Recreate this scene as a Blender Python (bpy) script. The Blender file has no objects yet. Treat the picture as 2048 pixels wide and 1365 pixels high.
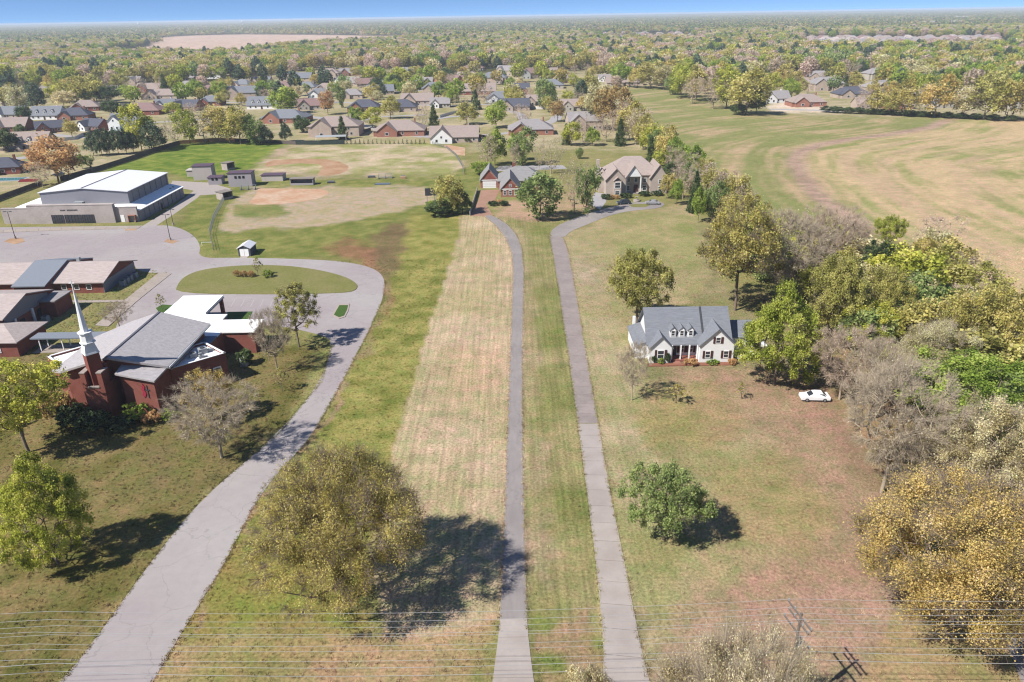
import bpy, math, random
import numpy as np
rng = np.random.default_rng(11)
random.seed(5)
R_ = math.radians
scene = bpy.context.scene
col = scene.collection

# ------------------------------------------------------------------ camera
IW, IH, FPX, CH = 2048.0, 1365.0, 1462.0, 60.0
ROLL = math.atan(34 / 2048.0)
PITCH = math.atan((682.5 - 31.0) * math.cos(ROLL) / FPX)
_f = np.array([0, math.cos(PITCH), -math.sin(PITCH)])
_u0 = np.array([0, math.sin(PITCH), math.cos(PITCH)])
_r = np.array([math.cos(ROLL), 0, 0]) - _u0 * math.sin(ROLL)
_u = _u0 * math.cos(ROLL) + np.array([math.sin(ROLL), 0, 0])
cam_d = bpy.data.cameras.new('camera')
cam_d.sensor_width = 36.0
cam_d.lens = 36.0 * FPX / IW
cam_d.clip_start = 0.5
cam_d.clip_end = 80000
cam = bpy.data.objects.new('camera', cam_d)
col.objects.link(cam)
from mathutils import Matrix
cam.matrix_world = Matrix(((_r[0], _u[0], -_f[0], 0), (_r[1], _u[1], -_f[1], 0), (_r[2], _u[2], -_f[2], CH), (0, 0, 0, 1)))
scene.camera = cam

# ------------------------------------------------------------------ sky and sun
SUN_EL, SHADOW_AZ = R_(47), R_(34)          # shadows fall to +x, a little to +y
sx, sy = -math.cos(SHADOW_AZ), -math.sin(SHADOW_AZ)
world = bpy.data.worlds.new('World')
scene.world = world
world.use_nodes = True
wn = world.node_tree
bg = wn.nodes['Background']
sky = wn.nodes.new('ShaderNodeTexSky')
sky.sky_type = 'NISHITA'
sky.sun_disc = False
sky.sun_elevation = SUN_EL
sky.sun_rotation = math.atan2(sx, sy)
sky.altitude = 0
sky.air_density = 0.8
sky.dust_density = 0.0
sky.ozone_density = 5.0
tcw = wn.nodes.new('ShaderNodeTexCoord')
vmw = wn.nodes.new('ShaderNodeVectorMath'); vmw.operation = 'MULTIPLY_ADD'      # a clear, dry spring sky: deep blue right down to the horizon, all the way round
vmw.inputs[1].default_value = (1, 1, 3); vmw.inputs[2].default_value = (0, 0, 0.16)
wn.links.new(tcw.outputs['Generated'], vmw.inputs[0]); wn.links.new(vmw.outputs[0], sky.inputs[0])
wn.links.new(sky.outputs[0], bg.inputs[0])
bg.inputs[1].default_value = 0.095
sun_d = bpy.data.lights.new('sun', 'SUN')
sun_d.energy = 4.3
sun_d.angle = R_(0.53)
sun_d.color = (1.0, 0.955, 0.89)
sun = bpy.data.objects.new('sun', sun_d)
col.objects.link(sun)
from mathutils import Vector
sun.rotation_euler = Vector((-sx * math.cos(SUN_EL), -sy * math.cos(SUN_EL), -math.sin(SUN_EL))).to_track_quat('-Z', 'Y').to_euler()
sun.location = (-60, -40, 120)
vs = scene.view_settings
vs.view_transform = 'Standard'
vs.look = 'None'
vs.gamma = 1.0
vs.exposure = 0.87
vs.use_curve_mapping = False
cy = scene.cycles
cy.use_denoising = True
cy.denoiser = 'OPENIMAGEDENOISE'
cy.denoising_input_passes = 'RGB_ALBEDO_NORMAL'
cy.denoising_prefilter = 'ACCURATE'
cy.sample_clamp_indirect = 4.0
cy.pixel_filter_type = 'BLACKMAN_HARRIS'
cy.filter_width = 1.2
cy.max_bounces = 7
cy.diffuse_bounces = 4
cy.glossy_bounces = 2
cy.transmission_bounces = 3
cy.volume_bounces = 1
cy.transparent_max_bounces = 6
cy.caustics_reflective = cy.caustics_refractive = False
KEXP = 2.1            # display-linear / albedo for a sunlit horizontal surface

# ------------------------------------------------------------------ projection helpers (photograph pixel -> place on the ground)
def G(px, py, z=0.0):
    v = _f + _r * (px - IW / 2) / FPX - _u * (py - IH / 2) / FPX
    t = (z - CH) / v[2]
    return np.array([v[0] * t, v[1] * t, z])
def GG(pts, z=0.0):
    return [tuple(G(x, y)[:2]) + (z,) for x, y in pts]
def P(X, Y, Z=0.0):
    X = np.asarray(X, float); Y = np.asarray(Y, float)
    dz = np.asarray(Z, float) - CH
    k = X * _f[0] + Y * _f[1] + dz * _f[2]
    k = np.where(k < 1, 1, k)
    return (IW / 2 + FPX * (X * _r[0] + Y * _r[1] + dz * _r[2]) / k, IH / 2 - FPX * (X * _u[0] + Y * _u[1] + dz * _u[2]) / k)
def pxm(X, Y, Z=0.0):
    return FPX / (X * _f[0] + Y * _f[1] + (Z - CH) * _f[2])
def top_h(b, py):
    lo, hi = 0.0, 60.0
    for _ in range(40):
        m = (lo + hi) / 2
        if P(b[0], b[1], m)[1] > py: lo = m
        else: hi = m
    return lo
def lin(c):
    c = np.asarray(c, float) / 255.0
    return np.where(c <= 0.04045, c / 12.92, ((c + 0.055) / 1.055) ** 2.4)
def C(r, g, b, k=KEXP):
    return tuple(np.clip(lin((r, g, b)) / k, 0.0, 0.82))

# value noise in numpy
def _h(i, j, s):
    n = (i * 374761393 + j * 668265263 + s * 974634777) & 0xFFFFFFFF
    n = ((n ^ (n >> 13)) * 1274126177) & 0xFFFFFFFF
    return ((n ^ (n >> 16)) & 0xFFFF) / 65535.0
def vnoise(x, y, s=0):
    x = np.asarray(x, float); y = np.asarray(y, float)
    i = np.floor(x).astype(np.int64); j = np.floor(y).astype(np.int64)
    a = x - i; b = y - j
    a = a * a * (3 - 2 * a); b = b * b * (3 - 2 * b)
    return (_h(i, j, s) * (1 - a) + _h(i + 1, j, s) * a) * (1 - b) + (_h(i, j + 1, s) * (1 - a) + _h(i + 1, j + 1, s) * a) * b
def fbm(x, y, s=0, o=3):
    t = 0; w = 0.5; tot = 0
    for k in range(o):
        t = t + w * vnoise(x * 2 ** k, y * 2 ** k, s + k); tot += w; w *= 0.5
    return t / tot

# ------------------------------------------------------------------ materials
MATS = {}
def _mix(nt, fac, a, b, mode='MIX'):
    n = nt.nodes.new('ShaderNodeMix'); n.data_type = 'RGBA'; n.blend_type = mode
    for s, v in ((0, fac), (6, a), (7, b)):
        if isinstance(v, (int, float)): n.inputs[s].default_value = v
        elif isinstance(v, tuple): n.inputs[s].default_value = v if len(v) == 4 else v + (1,)
        else: nt.links.new(v, n.inputs[s])
    return n.outputs[2]
def _noise(nt, vec, scale, detail=3, rough=0.55):
    n = nt.nodes.new('ShaderNodeTexNoise')
    n.inputs['Scale'].default_value = scale; n.inputs['Detail'].default_value = detail; n.inputs['Roughness'].default_value = rough
    if vec is not None: nt.links.new(vec, n.inputs['Vector'])
    return n.outputs[0]
def _map(nt, vec, scale):
    m = nt.nodes.new('ShaderNodeMapping'); m.inputs['Scale'].default_value = scale
    nt.links.new(vec, m.inputs['Vector']); return m.outputs[0]
def _rng(nt, v, a, b, lo, hi):
    m = nt.nodes.new('ShaderNodeMapRange')
    m.inputs[1].default_value = a; m.inputs[2].default_value = b; m.inputs[3].default_value = lo; m.inputs[4].default_value = hi
    nt.links.new(v, m.inputs[0]); return m.outputs[0]
def newmat(name):
    m = bpy.data.materials.new(name); m.use_nodes = True
    nt = m.node_tree
    return m, nt, nt.nodes['Principled BSDF']
def mat(name, c, rough=0.85, var=0.18, scale=1.5, stretch=(1, 1, 1), spec=0.25, metal=0.0, rnd=0.0, bump=0.0, alt=None, altscale=0.25, altamt=0.6, crack=0.0):
    """plain surface with grain: fine noise of strength var, patches of alt, per-object change rnd"""
    if name in MATS: return MATS[name]
    m, nt, b = newmat(name)
    tc = nt.nodes.new('ShaderNodeTexCoord'); ge = nt.nodes.new('ShaderNodeNewGeometry')
    vec = _map(nt, ge.outputs['Position'], stretch)
    n1 = _noise(nt, vec, scale, 4, 0.65)
    cc = tuple(c) + (1,)
    if alt is not None:
        n2 = _noise(nt, ge.outputs['Position'], altscale, 3)
        cc = _mix(nt, _rng(nt, n2, 0.42, 0.62, 0.0, altamt), cc, tuple(alt) + (1,))
    if crack > 0:
        wv = nt.nodes.new('ShaderNodeVectorMath'); wv.operation = 'ADD'
        nd = nt.nodes.new('ShaderNodeTexNoise'); nd.inputs['Scale'].default_value = .5; nd.inputs['Detail'].default_value = 4
        nt.links.new(ge.outputs['Position'], nd.inputs['Vector'])
        sc_ = nt.nodes.new('ShaderNodeVectorMath'); sc_.operation = 'SCALE'; sc_.inputs[3].default_value = 3.0
        nt.links.new(nd.outputs['Color'], sc_.inputs[0]); nt.links.new(sc_.outputs[0], wv.inputs[0]); nt.links.new(ge.outputs['Position'], wv.inputs[1])
        vo = nt.nodes.new('ShaderNodeTexVoronoi'); vo.feature = 'DISTANCE_TO_EDGE'; vo.inputs['Scale'].default_value = .13
        nt.links.new(wv.outputs[0], vo.inputs['Vector'])
        cc = _mix(nt, _rng(nt, vo.outputs['Distance'], .002, .010, crack, 0.0), cc, tuple(q * .35 for q in c) + (1,))
        st_ = _noise(nt, ge.outputs['Position'], .35, 5, .7)
        cc = _mix(nt, _rng(nt, st_, .56, .72, 0.0, .35), cc, tuple(q * .62 for q in c) + (1,))
    v = _rng(nt, n1, 0.25, 0.75, 1 - var, 1 + var)
    if rnd > 0:
        oi = nt.nodes.new('ShaderNodeObjectInfo')
        r = _rng(nt, oi.outputs['Random'], 0, 1, 1 - rnd, 1 + rnd)
        mm = nt.nodes.new('ShaderNodeMath'); mm.operation = 'MULTIPLY'
        nt.links.new(v, mm.inputs[0]); nt.links.new(r, mm.inputs[1]); v = mm.outputs[0]
    cb = nt.nodes.new('ShaderNodeCombineColor')
    for k in range(3): nt.links.new(v, cb.inputs[k])
    o = _mix(nt, 1.0, cc, cb.outputs[0], 'MULTIPLY')
    nt.links.new(o, b.inputs['Base Color'])
    b.inputs['Roughness'].default_value = rough
    b.inputs['Metallic'].default_value = metal
    b.inputs['Specular IOR Level'].default_value = spec
    if bump > 0:
        bp = nt.nodes.new('ShaderNodeBump'); bp.inputs['Strength'].default_value = bump; bp.inputs['Distance'].default_value = 0.1
        nt.links.new(n1, bp.inputs['Height']); nt.links.new(bp.outputs[0], b.inputs['Normal'])
    MATS[name] = m
    return m
def roofmat(name, c, **k):
    return mat(name, c, rough=0.92, var=0.2, scale=1.2, stretch=(0.6, 1.6, 5), spec=0.15, **k)
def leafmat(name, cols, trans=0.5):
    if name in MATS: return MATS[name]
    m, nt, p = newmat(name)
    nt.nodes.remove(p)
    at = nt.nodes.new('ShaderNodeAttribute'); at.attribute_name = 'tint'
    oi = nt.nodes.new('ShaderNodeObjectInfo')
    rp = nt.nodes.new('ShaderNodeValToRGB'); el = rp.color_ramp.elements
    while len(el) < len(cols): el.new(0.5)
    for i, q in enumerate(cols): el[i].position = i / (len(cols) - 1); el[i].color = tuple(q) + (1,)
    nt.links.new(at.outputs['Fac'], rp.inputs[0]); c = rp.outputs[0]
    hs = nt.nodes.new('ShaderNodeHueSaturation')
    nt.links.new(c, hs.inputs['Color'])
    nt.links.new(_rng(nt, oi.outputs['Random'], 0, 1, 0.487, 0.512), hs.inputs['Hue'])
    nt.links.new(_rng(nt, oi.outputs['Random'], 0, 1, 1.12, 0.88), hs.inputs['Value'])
    d = nt.nodes.new('ShaderNodeBsdfDiffuse'); t = nt.nodes.new('ShaderNodeBsdfTranslucent')
    nt.links.new(hs.outputs[0], d.inputs[0]); nt.links.new(hs.outputs[0], t.inputs[0])
    mx = nt.nodes.new('ShaderNodeMixShader'); mx.inputs[0].default_value = trans
    nt.links.new(d.outputs[0], mx.inputs[1]); nt.links.new(t.outputs[0], mx.inputs[2])
    nt.links.new(mx.outputs[0], nt.nodes['Material Output'].inputs[0])
    MATS[name] = m
    return m
M_ASPH = mat('asphalt', C(194, 184, 178), var=0.10, scale=0.9, alt=C(168, 160, 158), altscale=0.07, altamt=0.8, rough=0.9, crack=.28)
M_LOT = mat('lot_asphalt', C(198, 186, 186), var=0.08, scale=0.7, alt=C(210, 202, 198), altscale=0.035, altamt=0.9, rough=0.9, crack=.28)
M_DRIVE = mat('old_asphalt', C(186, 177, 173), var=0.10, scale=1.0, stretch=(1.5, .25, 1), alt=C(170, 161, 158), altscale=0.12, altamt=0.6, crack=.3)
M_CONC = mat('concrete', C(212, 200, 192), var=0.10, scale=1.2, rnd=0.05, alt=C(196, 182, 174), altscale=0.3, altamt=0.6)
M_CONC2 = mat('old_concrete', C(188, 174, 168), var=0.12, scale=1.2, rnd=0.05, alt=C(172, 158, 154), altscale=0.2, altamt=0.7)
M_WALK = mat('pink_concrete', C(205, 190, 178), var=0.10, scale=1.2, rnd=0.05)
M_STREET = mat('street_concrete', C(205, 200, 200), var=0.08, scale=0.4)
M_SOIL = mat('orange_clay', C(230, 182, 144), var=0.16, scale=0.6, alt=C(244, 212, 182), altscale=0.12, altamt=0.9)
M_SOILD = mat('dark_clay', C(204, 160, 120), var=0.16, scale=0.6, alt=C(226, 186, 150), altscale=0.12, altamt=0.8)
M_BRICK = mat('red_brick', C(178, 110, 96), var=0.22, scale=4, stretch=(1, 1, 3), alt=C(156, 92, 80), altscale=0.5)
M_BRICK2 = mat('orange_brick', C(206, 146, 126), var=0.2, scale=3, stretch=(1, 1, 3), alt=C(188, 128, 110), altscale=0.4)
M_BRICK3 = mat('pale_brick', C(238, 218, 202), var=0.16, scale=3, stretch=(1, 1, 3), alt=C(220, 196, 180), altscale=0.4)
M_BLOCK = mat('grey_block', C(228, 216, 210), var=0.12, scale=1.5, stretch=(1, 1, 3), alt=C(208, 194, 188), altscale=0.3)
M_WHITE = mat('white_paint', C(238, 238, 238, 1.25), var=0.05, scale=2, rough=0.6)
M_CREAM = mat('cream_siding', C(228, 220, 205), var=0.06, scale=2)
M_WROOF = mat('white_membrane', (0.78, 0.78, 0.77), var=0.05, scale=0.6, rough=0.7)
M_METAL = mat('grey_metal_siding', C(172, 172, 182), var=0.06, scale=3, stretch=(4, 4, .1), rough=0.55, spec=0.4)
M_MROOF = mat('pale_metal_roof', (0.62, 0.62, 0.64), var=0.05, scale=2, stretch=(3, .1, .1), rough=0.5, spec=0.4)
M_SROOF = roofmat('grey_church_shingle', C(218, 212, 213))
M_PROOF = roofmat('pink_grey_shingle', C(222, 206, 200))
M_SLATE = roofmat('slate_shingle', C(156, 160, 168))
M_DSLATE = roofmat('dark_slate_shingle', C(112, 114, 128))
M_BROOF = roofmat('brown_shingle', C(196, 178, 170))
M_GROOF = roofmat('grey_shingle', C(186, 180, 180))
M_MAROON = roofmat('maroon_shingle', C(176, 146, 142))
M_BLACK = mat('dark_opening', (0.012, 0.013, 0.016), var=0.2, rough=0.4)
M_GLASS = mat('window_glass', (0.03, 0.035, 0.045), var=0.1, rough=0.12, spec=0.6)
M_TRIM = mat('white_trim', (0.74, 0.74, 0.73), var=0.04, rough=0.5)
M_SHUT = mat('brown_shutter', C(105, 62, 55), var=0.1)
M_WOOD = mat('grey_fence_wood', C(124, 112, 106), var=0.25, scale=6, stretch=(6, 6, .3), rnd=0.12)
M_WOOD2 = mat('orange_fence_wood', C(196, 150, 112), var=0.2, scale=6, stretch=(6, 6, .3), rnd=0.12)
M_VINYL = mat('white_vinyl', C(226, 222, 216, 1.4), var=0.04, rough=0.5)
M_SCREEN = mat('green_windscreen', C(72, 84, 80), var=0.12)
M_STEEL = mat('galvanised_steel', (0.35, 0.36, 0.37), var=0.1, rough=0.45, metal=0.6)
M_DARKST = mat('dark_steel', (0.05, 0.05, 0.055), var=0.1, rough=0.5)
M_POLE = mat('weathered_pole', C(150, 138, 128), var=0.25, scale=5, stretch=(4, 4, .3))
M_WIRE = mat('aluminium_wire', (0.42, 0.42, 0.42), var=0.02, rough=0.5, metal=0.3)
M_CARW = mat('white_car_paint', (0.75, 0.75, 0.76), var=0.02, rough=0.25, spec=0.6)
M_CARD = mat('dark_car_paint', (0.03, 0.04, 0.05), var=0.02, rough=0.2, spec=0.6)
M_CARG = mat('grey_car_paint', (0.25, 0.25, 0.26), var=0.02, rough=0.25, spec=0.6)
M_TYRE = mat('tyre_rubber', (0.02, 0.02, 0.02), var=0.1)
M_BARK = mat('bark', C(162, 144, 128), var=0.3, scale=4, stretch=(3, 3, .6))
M_BARKG = mat('grey_bark', C(216, 198, 172), var=0.2, scale=4, stretch=(3, 3, .6))
M_BARKD = mat('dark_bark', C(110, 98, 88), var=0.3, scale=4, stretch=(3, 3, .6))
M_WATER = mat('pool_water', C(110, 185, 195), var=0.04, rough=0.08, spec=0.6)
M_AC = mat('unit_casing', C(200, 205, 208), var=0.06, rough=0.5)
M_PURPLE = roofmat('purple_metal_roof', C(120, 100, 118))
M_RED = mat('red_flame_paint', C(200, 60, 85), var=0.05)
M_REDCAN = mat('red_canopy', C(140, 40, 42), var=0.08)

# ------------------------------------------------------------------ mesh and object helpers
class MB:
    def __init__(s): s.v = []; s.f = []; s.m = []
    def add(s, vs, fs, m=0):
        o = len(s.v); s.v += [tuple(map(float, p)) for p in vs]
        for q in fs: s.f.append(tuple(o + i for i in q)); s.m.append(m)
        return s
    def box(s, x0, y0, z0, x1, y1, z1, m=0):
        v = [(x0, y0, z0), (x1, y0, z0), (x1, y1, z0), (x0, y1, z0), (x0, y0, z1), (x1, y0, z1), (x1, y1, z1), (x0, y1, z1)]
        return s.add(v, [(3, 2, 1, 0), (4, 5, 6, 7), (0, 1, 5, 4), (1, 2, 6, 5), (2, 3, 7, 6), (3, 0, 4, 7)], m)
    def prism(s, pts, z0, z1, m=0):
        n = len(pts)
        a = [(p[0], p[1], z0 if not hasattr(z0, '__len__') else z0[i]) for i, p in enumerate(pts)]
        b = [(p[0], p[1], z1 if not hasattr(z1, '__len__') else z1[i]) for i, p in enumerate(pts)]
        return s.add(a + b, [tuple(range(n - 1, -1, -1)), tuple(range(n, 2 * n))] + [(i, (i + 1) % n, n + (i + 1) % n, n + i) for i in range(n)], m)
    def extr(s, prof, axis, a0, a1, m=0):
        """closed profile in (t, z) pushed along x (axis 0) or y (axis 1)"""
        n = len(prof)
        mk = (lambda t, z, a: (a, t, z)) if axis == 0 else (lambda t, z, a: (t, a, z))
        v = [mk(t, z, a0) for t, z in prof] + [mk(t, z, a1) for t, z in prof]
        return s.add(v, [tuple(range(n)), tuple(range(2 * n - 1, n - 1, -1))] + [(i, n + i, n + (i + 1) % n, (i + 1) % n) for i in range(n)], m)
    def cyl(s, p0, p1, r0, r1=None, n=8, m=0):
        r1 = r0 if r1 is None else r1
        p0 = Vector(p0); p1 = Vector(p1); d = (p1 - p0).normalized()
        a = d.orthogonal().normalized(); b = d.cross(a)
        v = [tuple(p0 + (a * math.cos(t) + b * math.sin(t)) * r0) for t in [2 * math.pi * i / n for i in range(n)]]
        v += [tuple(p1 + (a * math.cos(t) + b * math.sin(t)) * r1) for t in [2 * math.pi * i / n for i in range(n)]]
        return s.add(v, [tuple(range(n - 1, -1, -1)), tuple(range(n, 2 * n))] + [(i, (i + 1) % n, n + (i + 1) % n, n + i) for i in range(n)], m)
    def slab(s, quad, t, m=0):
        """a sloping sheet of thickness t below the given corner points"""
        n = len(quad)
        v = list(quad) + [(p[0], p[1], p[2] - t) for p in quad]
        return s.add(v, [tuple(range(n)), tuple(range(2 * n - 1, n - 1, -1))] + [(i, n + i, n + (i + 1) % n, (i + 1) % n) for i in range(n)], m)
    def gable(s, x0, x1, y0, y1, ze, rise, axis, oh=0.45, t=0.22, m=0):
        """two roof slabs; ridge along x (axis 0) or y (axis 1), eave line at height ze over the wall"""
        if axis == 0:
            ym = (y0 + y1) / 2; k = rise / (ym - y0); zr = ze + rise + t
            zo = ze - k * oh + t
            s.slab([(x0 - oh, y0 - oh, zo), (x1 + oh, y0 - oh, zo), (x1 + oh, ym, zr), (x0 - oh, ym, zr)], t, m)
            s.slab([(x0 - oh, ym, zr), (x1 + oh, ym, zr), (x1 + oh, y1 + oh, zo), (x0 - oh, y1 + oh, zo)], t, m)
        else:
            xm = (x0 + x1) / 2; k = rise / (xm - x0); zr = ze + rise + t
            zo = ze - k * oh + t
            s.slab([(x0 - oh, y0 - oh, zo), (xm, y0 - oh, zr), (xm, y1 + oh, zr), (x0 - oh, y1 + oh, zo)], t, m)
            s.slab([(xm, y0 - oh, zr), (x1 + oh, y0 - oh, zo), (x1 + oh, y1 + oh, zo), (xm, y1 + oh, zr)], t, m)
        return s
    def gwall(s, x0, x1, y0, y1, z0, ze, rise, axis, m=0):
        if axis == 0:
            s.extr([(y0, z0), (y1, z0), (y1, ze), ((y0 + y1) / 2, ze + rise), (y0, ze)], 0, x0, x1, m)
        else:
            s.extr([(x0, z0), (x1, z0), (x1, ze), ((x0 + x1) / 2, ze + rise), (x0, ze)], 1, y0, y1, m)
        return s
    def hip(s, x0, x1, y0, y1, ze, rise, oh=0.45, t=0.2, m=0):
        x0 -= oh; x1 += oh; y0 -= oh; y1 += oh
        w, d = x1 - x0, y1 - y0
        if w >= d: a, b = (x0 + d / 2, (y0 + y1) / 2), (x1 - d / 2 + 0.01, (y0 + y1) / 2)
        else: a, b = ((x0 + x1) / 2, y0 + w / 2), ((x0 + x1) / 2, y1 - w / 2)
        v = [(x0, y0, ze), (x1, y0, ze), (x1, y1, ze), (x0, y1, ze), (x0, y0, ze + t), (x1, y0, ze + t), (x1, y1, ze + t), (x0, y1, ze + t), (a[0], a[1], ze + t + rise), (b[0], b[1], ze + t + rise)]
        f = [(3, 2, 1, 0), (0, 1, 5, 4), (1, 2, 6, 5), (2, 3, 7, 6), (3, 0, 4, 7)]
        f += [(4, 5, 9, 8), (5, 6, 9), (6, 7, 8, 9), (7, 4, 8)] if w >= d else [(4, 5, 8), (5, 6, 9, 8), (6, 7, 9), (7, 4, 8, 9)]
        return s.add(v, f, m)
    def mesh(s, name, mats, off=(0, 0, 0), smooth=False):
        me = bpy.data.meshes.new(name)
        me.from_pydata([(p[0] - off[0], p[1] - off[1], p[2] - off[2]) for p in s.v], [], s.f)
        for mt in (mats if isinstance(mats, (list, tuple)) else [mats]): me.materials.append(mt)
        if any(s.m): me.polygons.foreach_set('material_index', s.m)
        if smooth: me.polygons.foreach_set('use_smooth', [True] * len(me.polygons))
        me.update()
        return me
    def build(s, name, mats, parent=None, local=False, label=None, smooth=False):
        off = (0, 0, 0) if (parent is None or local) else ORIG.get(parent.name, (0, 0, 0))
        return link(name, s.mesh(name, mats, off, smooth), parent, label)
ORIG = {}
def link(name, me, parent=None, label=None):
    o = bpy.data.objects.new(name, me); col.objects.link(o)
    if parent is not None:
        o.parent = parent
        if parent.name in ORIG: ORIG[o.name] = ORIG[parent.name]
    if label: o['label'] = label
    return o
def tag(o, label, cat, group=None):
    o['label'] = label; o['category'] = cat
    if group: o['group'] = group
    return o
def thing(name, label, cat, loc=(0, 0, 0), rz=0.0, group=None):
    o = bpy.data.objects.new(name, None); col.objects.link(o)
    o.empty_display_size = 0.3
    o.location = tuple(map(float, loc)); o.rotation_euler = (0, 0, rz)
    ORIG[o.name] = tuple(map(float, loc))
    return tag(o, label, cat, group)
def struct(name, me_or_mb, mats=None):
    o = link(name, me_or_mb.mesh(name, mats) if isinstance(me_or_mb, MB) else me_or_mb)
    o['kind'] = 'structure'
    return o
def chaikin(p, n=2):
    for _ in range(n):
        q = []
        for i in range(len(p)):
            a = np.array(p[i], float); b = np.array(p[(i + 1) % len(p)], float); q += [tuple(a * .75 + b * .25), tuple(a * .25 + b * .75)]
        p = q
    return p
def sheet(name, pts, z, m, parent=None, smooth=0):
    """a flat ground sheet from photograph outline points, with a small thickness down into the ground"""
    w = [tuple(G(*p)[:2]) for p in pts]
    if smooth: w = chaikin(w, smooth)
    a = sum(w[i][0] * w[(i + 1) % len(w)][1] - w[(i + 1) % len(w)][0] * w[i][1] for i in range(len(w)))
    if a < 0: w.reverse()
    mb = MB().prism(w, -0.2, z)
    if parent is not None: return mb.build(name, m, parent)
    return struct(name, mb, m)
# shared window meshes: unit size, facing -y, frame proud of the wall, pane behind it
def _win():
    fr = MB(); t = 0.09
    fr.box(-.5, -.06, 0, .5, .0, t); fr.box(-.5, -.06, 1 - t, .5, .0, 1); fr.box(-.5, -.06, t, -.5 + t, .0, 1 - t); fr.box(.5 - t, -.06, t, .5, .0, 1 - t)
    fr.box(-.5 + t, -.045, .48, .5 - t, .0, .53)
    pn = MB().box(-.5 + t, -.03, t, .5 - t, .01, 1 - t)
    return fr.mesh('window_frame', M_TRIM), pn.mesh('window_pane', M_GLASS)
ME_FRAME, ME_PANE = _win()
ME_WIN2 = MB()
ME_WIN2.box(-.5, -.06, 0, .5, .0, 1, 0); ME_WIN2.box(-.42, -.08, .08, .42, -.05, .92, 1)
ME_WIN2 = ME_WIN2.mesh('small_window', [M_TRIM, M_GLASS])
def window(parent, x, y, z, w, h, rz=0.0, two=True, label=None, local=False):
    o = ORIG.get(parent.name, (0, 0, 0)) if not local else (0, 0, 0)
    a = link('window', ME_FRAME if two else ME_WIN2, parent)
    a.location = (x - o[0], y - o[1], z - o[2]); a.scale = (w, 1, h); a.rotation_euler = (0, 0, rz)
    if two: link('pane', ME_PANE, a)
    return a

# ================================================================== GROUND
def poly_mask(px, py, poly, soft, warp=None):
    """soft inside mask of a polygon given in photograph pixels"""
    poly = np.asarray(poly, float)
    m = np.zeros(px.shape); bx0, by0 = poly.min(0) - 3 * soft - 25; bx1, by1 = poly.max(0) + 3 * soft + 25
    sel = (px > bx0) & (px < bx1) & (py > by0) & (py < by1)
    if not sel.any(): return m
    x = px[sel]; y = py[sel]
    if warp is not None: x = x + warp[0][sel]; y = y + warp[1][sel]
    ins = np.zeros(x.shape, bool); dist = np.full(x.shape, 1e9)
    n = len(poly)
    for i in range(n):
        x0, y0 = poly[i]; x1, y1 = poly[(i + 1) % n]
        c = (y0 > y) != (y1 > y)
        if y1 != y0: ins ^= c & (x < (x1 - x0) * (y - y0) / (y1 - y0) + x0)
        dx, dy = x1 - x0, y1 - y0; L = dx * dx + dy * dy + 1e-9
        t = np.clip(((x - x0) * dx + (y - y0) * dy) / L, 0, 1)
        dist = np.minimum(dist, np.hypot(x - x0 - t * dx, y - y0 - t * dy))
    sd = np.where(ins, dist, -dist)
    v = np.clip(0.5 + sd / (2 * soft), 0, 1)
    m[sel] = v * v * (3 - 2 * v)
    return m
def polyline_uv(x, y, pts):
    """signed distance to a polyline and length along it, in metres"""
    best = np.full(x.shape, 1e9); sd = np.zeros(x.shape); al = np.zeros(x.shape); acc = 0.0
    for (x0, y0), (x1, y1) in zip(pts[:-1], pts[1:]):
        dx, dy = x1 - x0, y1 - y0; L = math.hypot(dx, dy)
        t = np.clip(((x - x0) * dx + (y - y0) * dy) / (L * L), 0, 1)
        d = np.hypot(x - x0 - t * dx, y - y0 - t * dy)
        s = np.sign(dx * (y - y0) - dy * (x - x0))
        w = d < best
        best = np.where(w, d, best); sd = np.where(w, d * s, sd); al = np.where(w, acc + t * L, al)
        acc += L
    return sd, al
TRACK = [(1905, 238), (1880, 246), (1860, 256), (1790, 268), (1700, 279), (1640, 290), (1602, 303), (1590, 318), (1600, 345), (1625, 380), (1680, 425), (1800, 500), (1930, 575), (2060, 650), (2300, 800)]
GRID = {}
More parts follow.
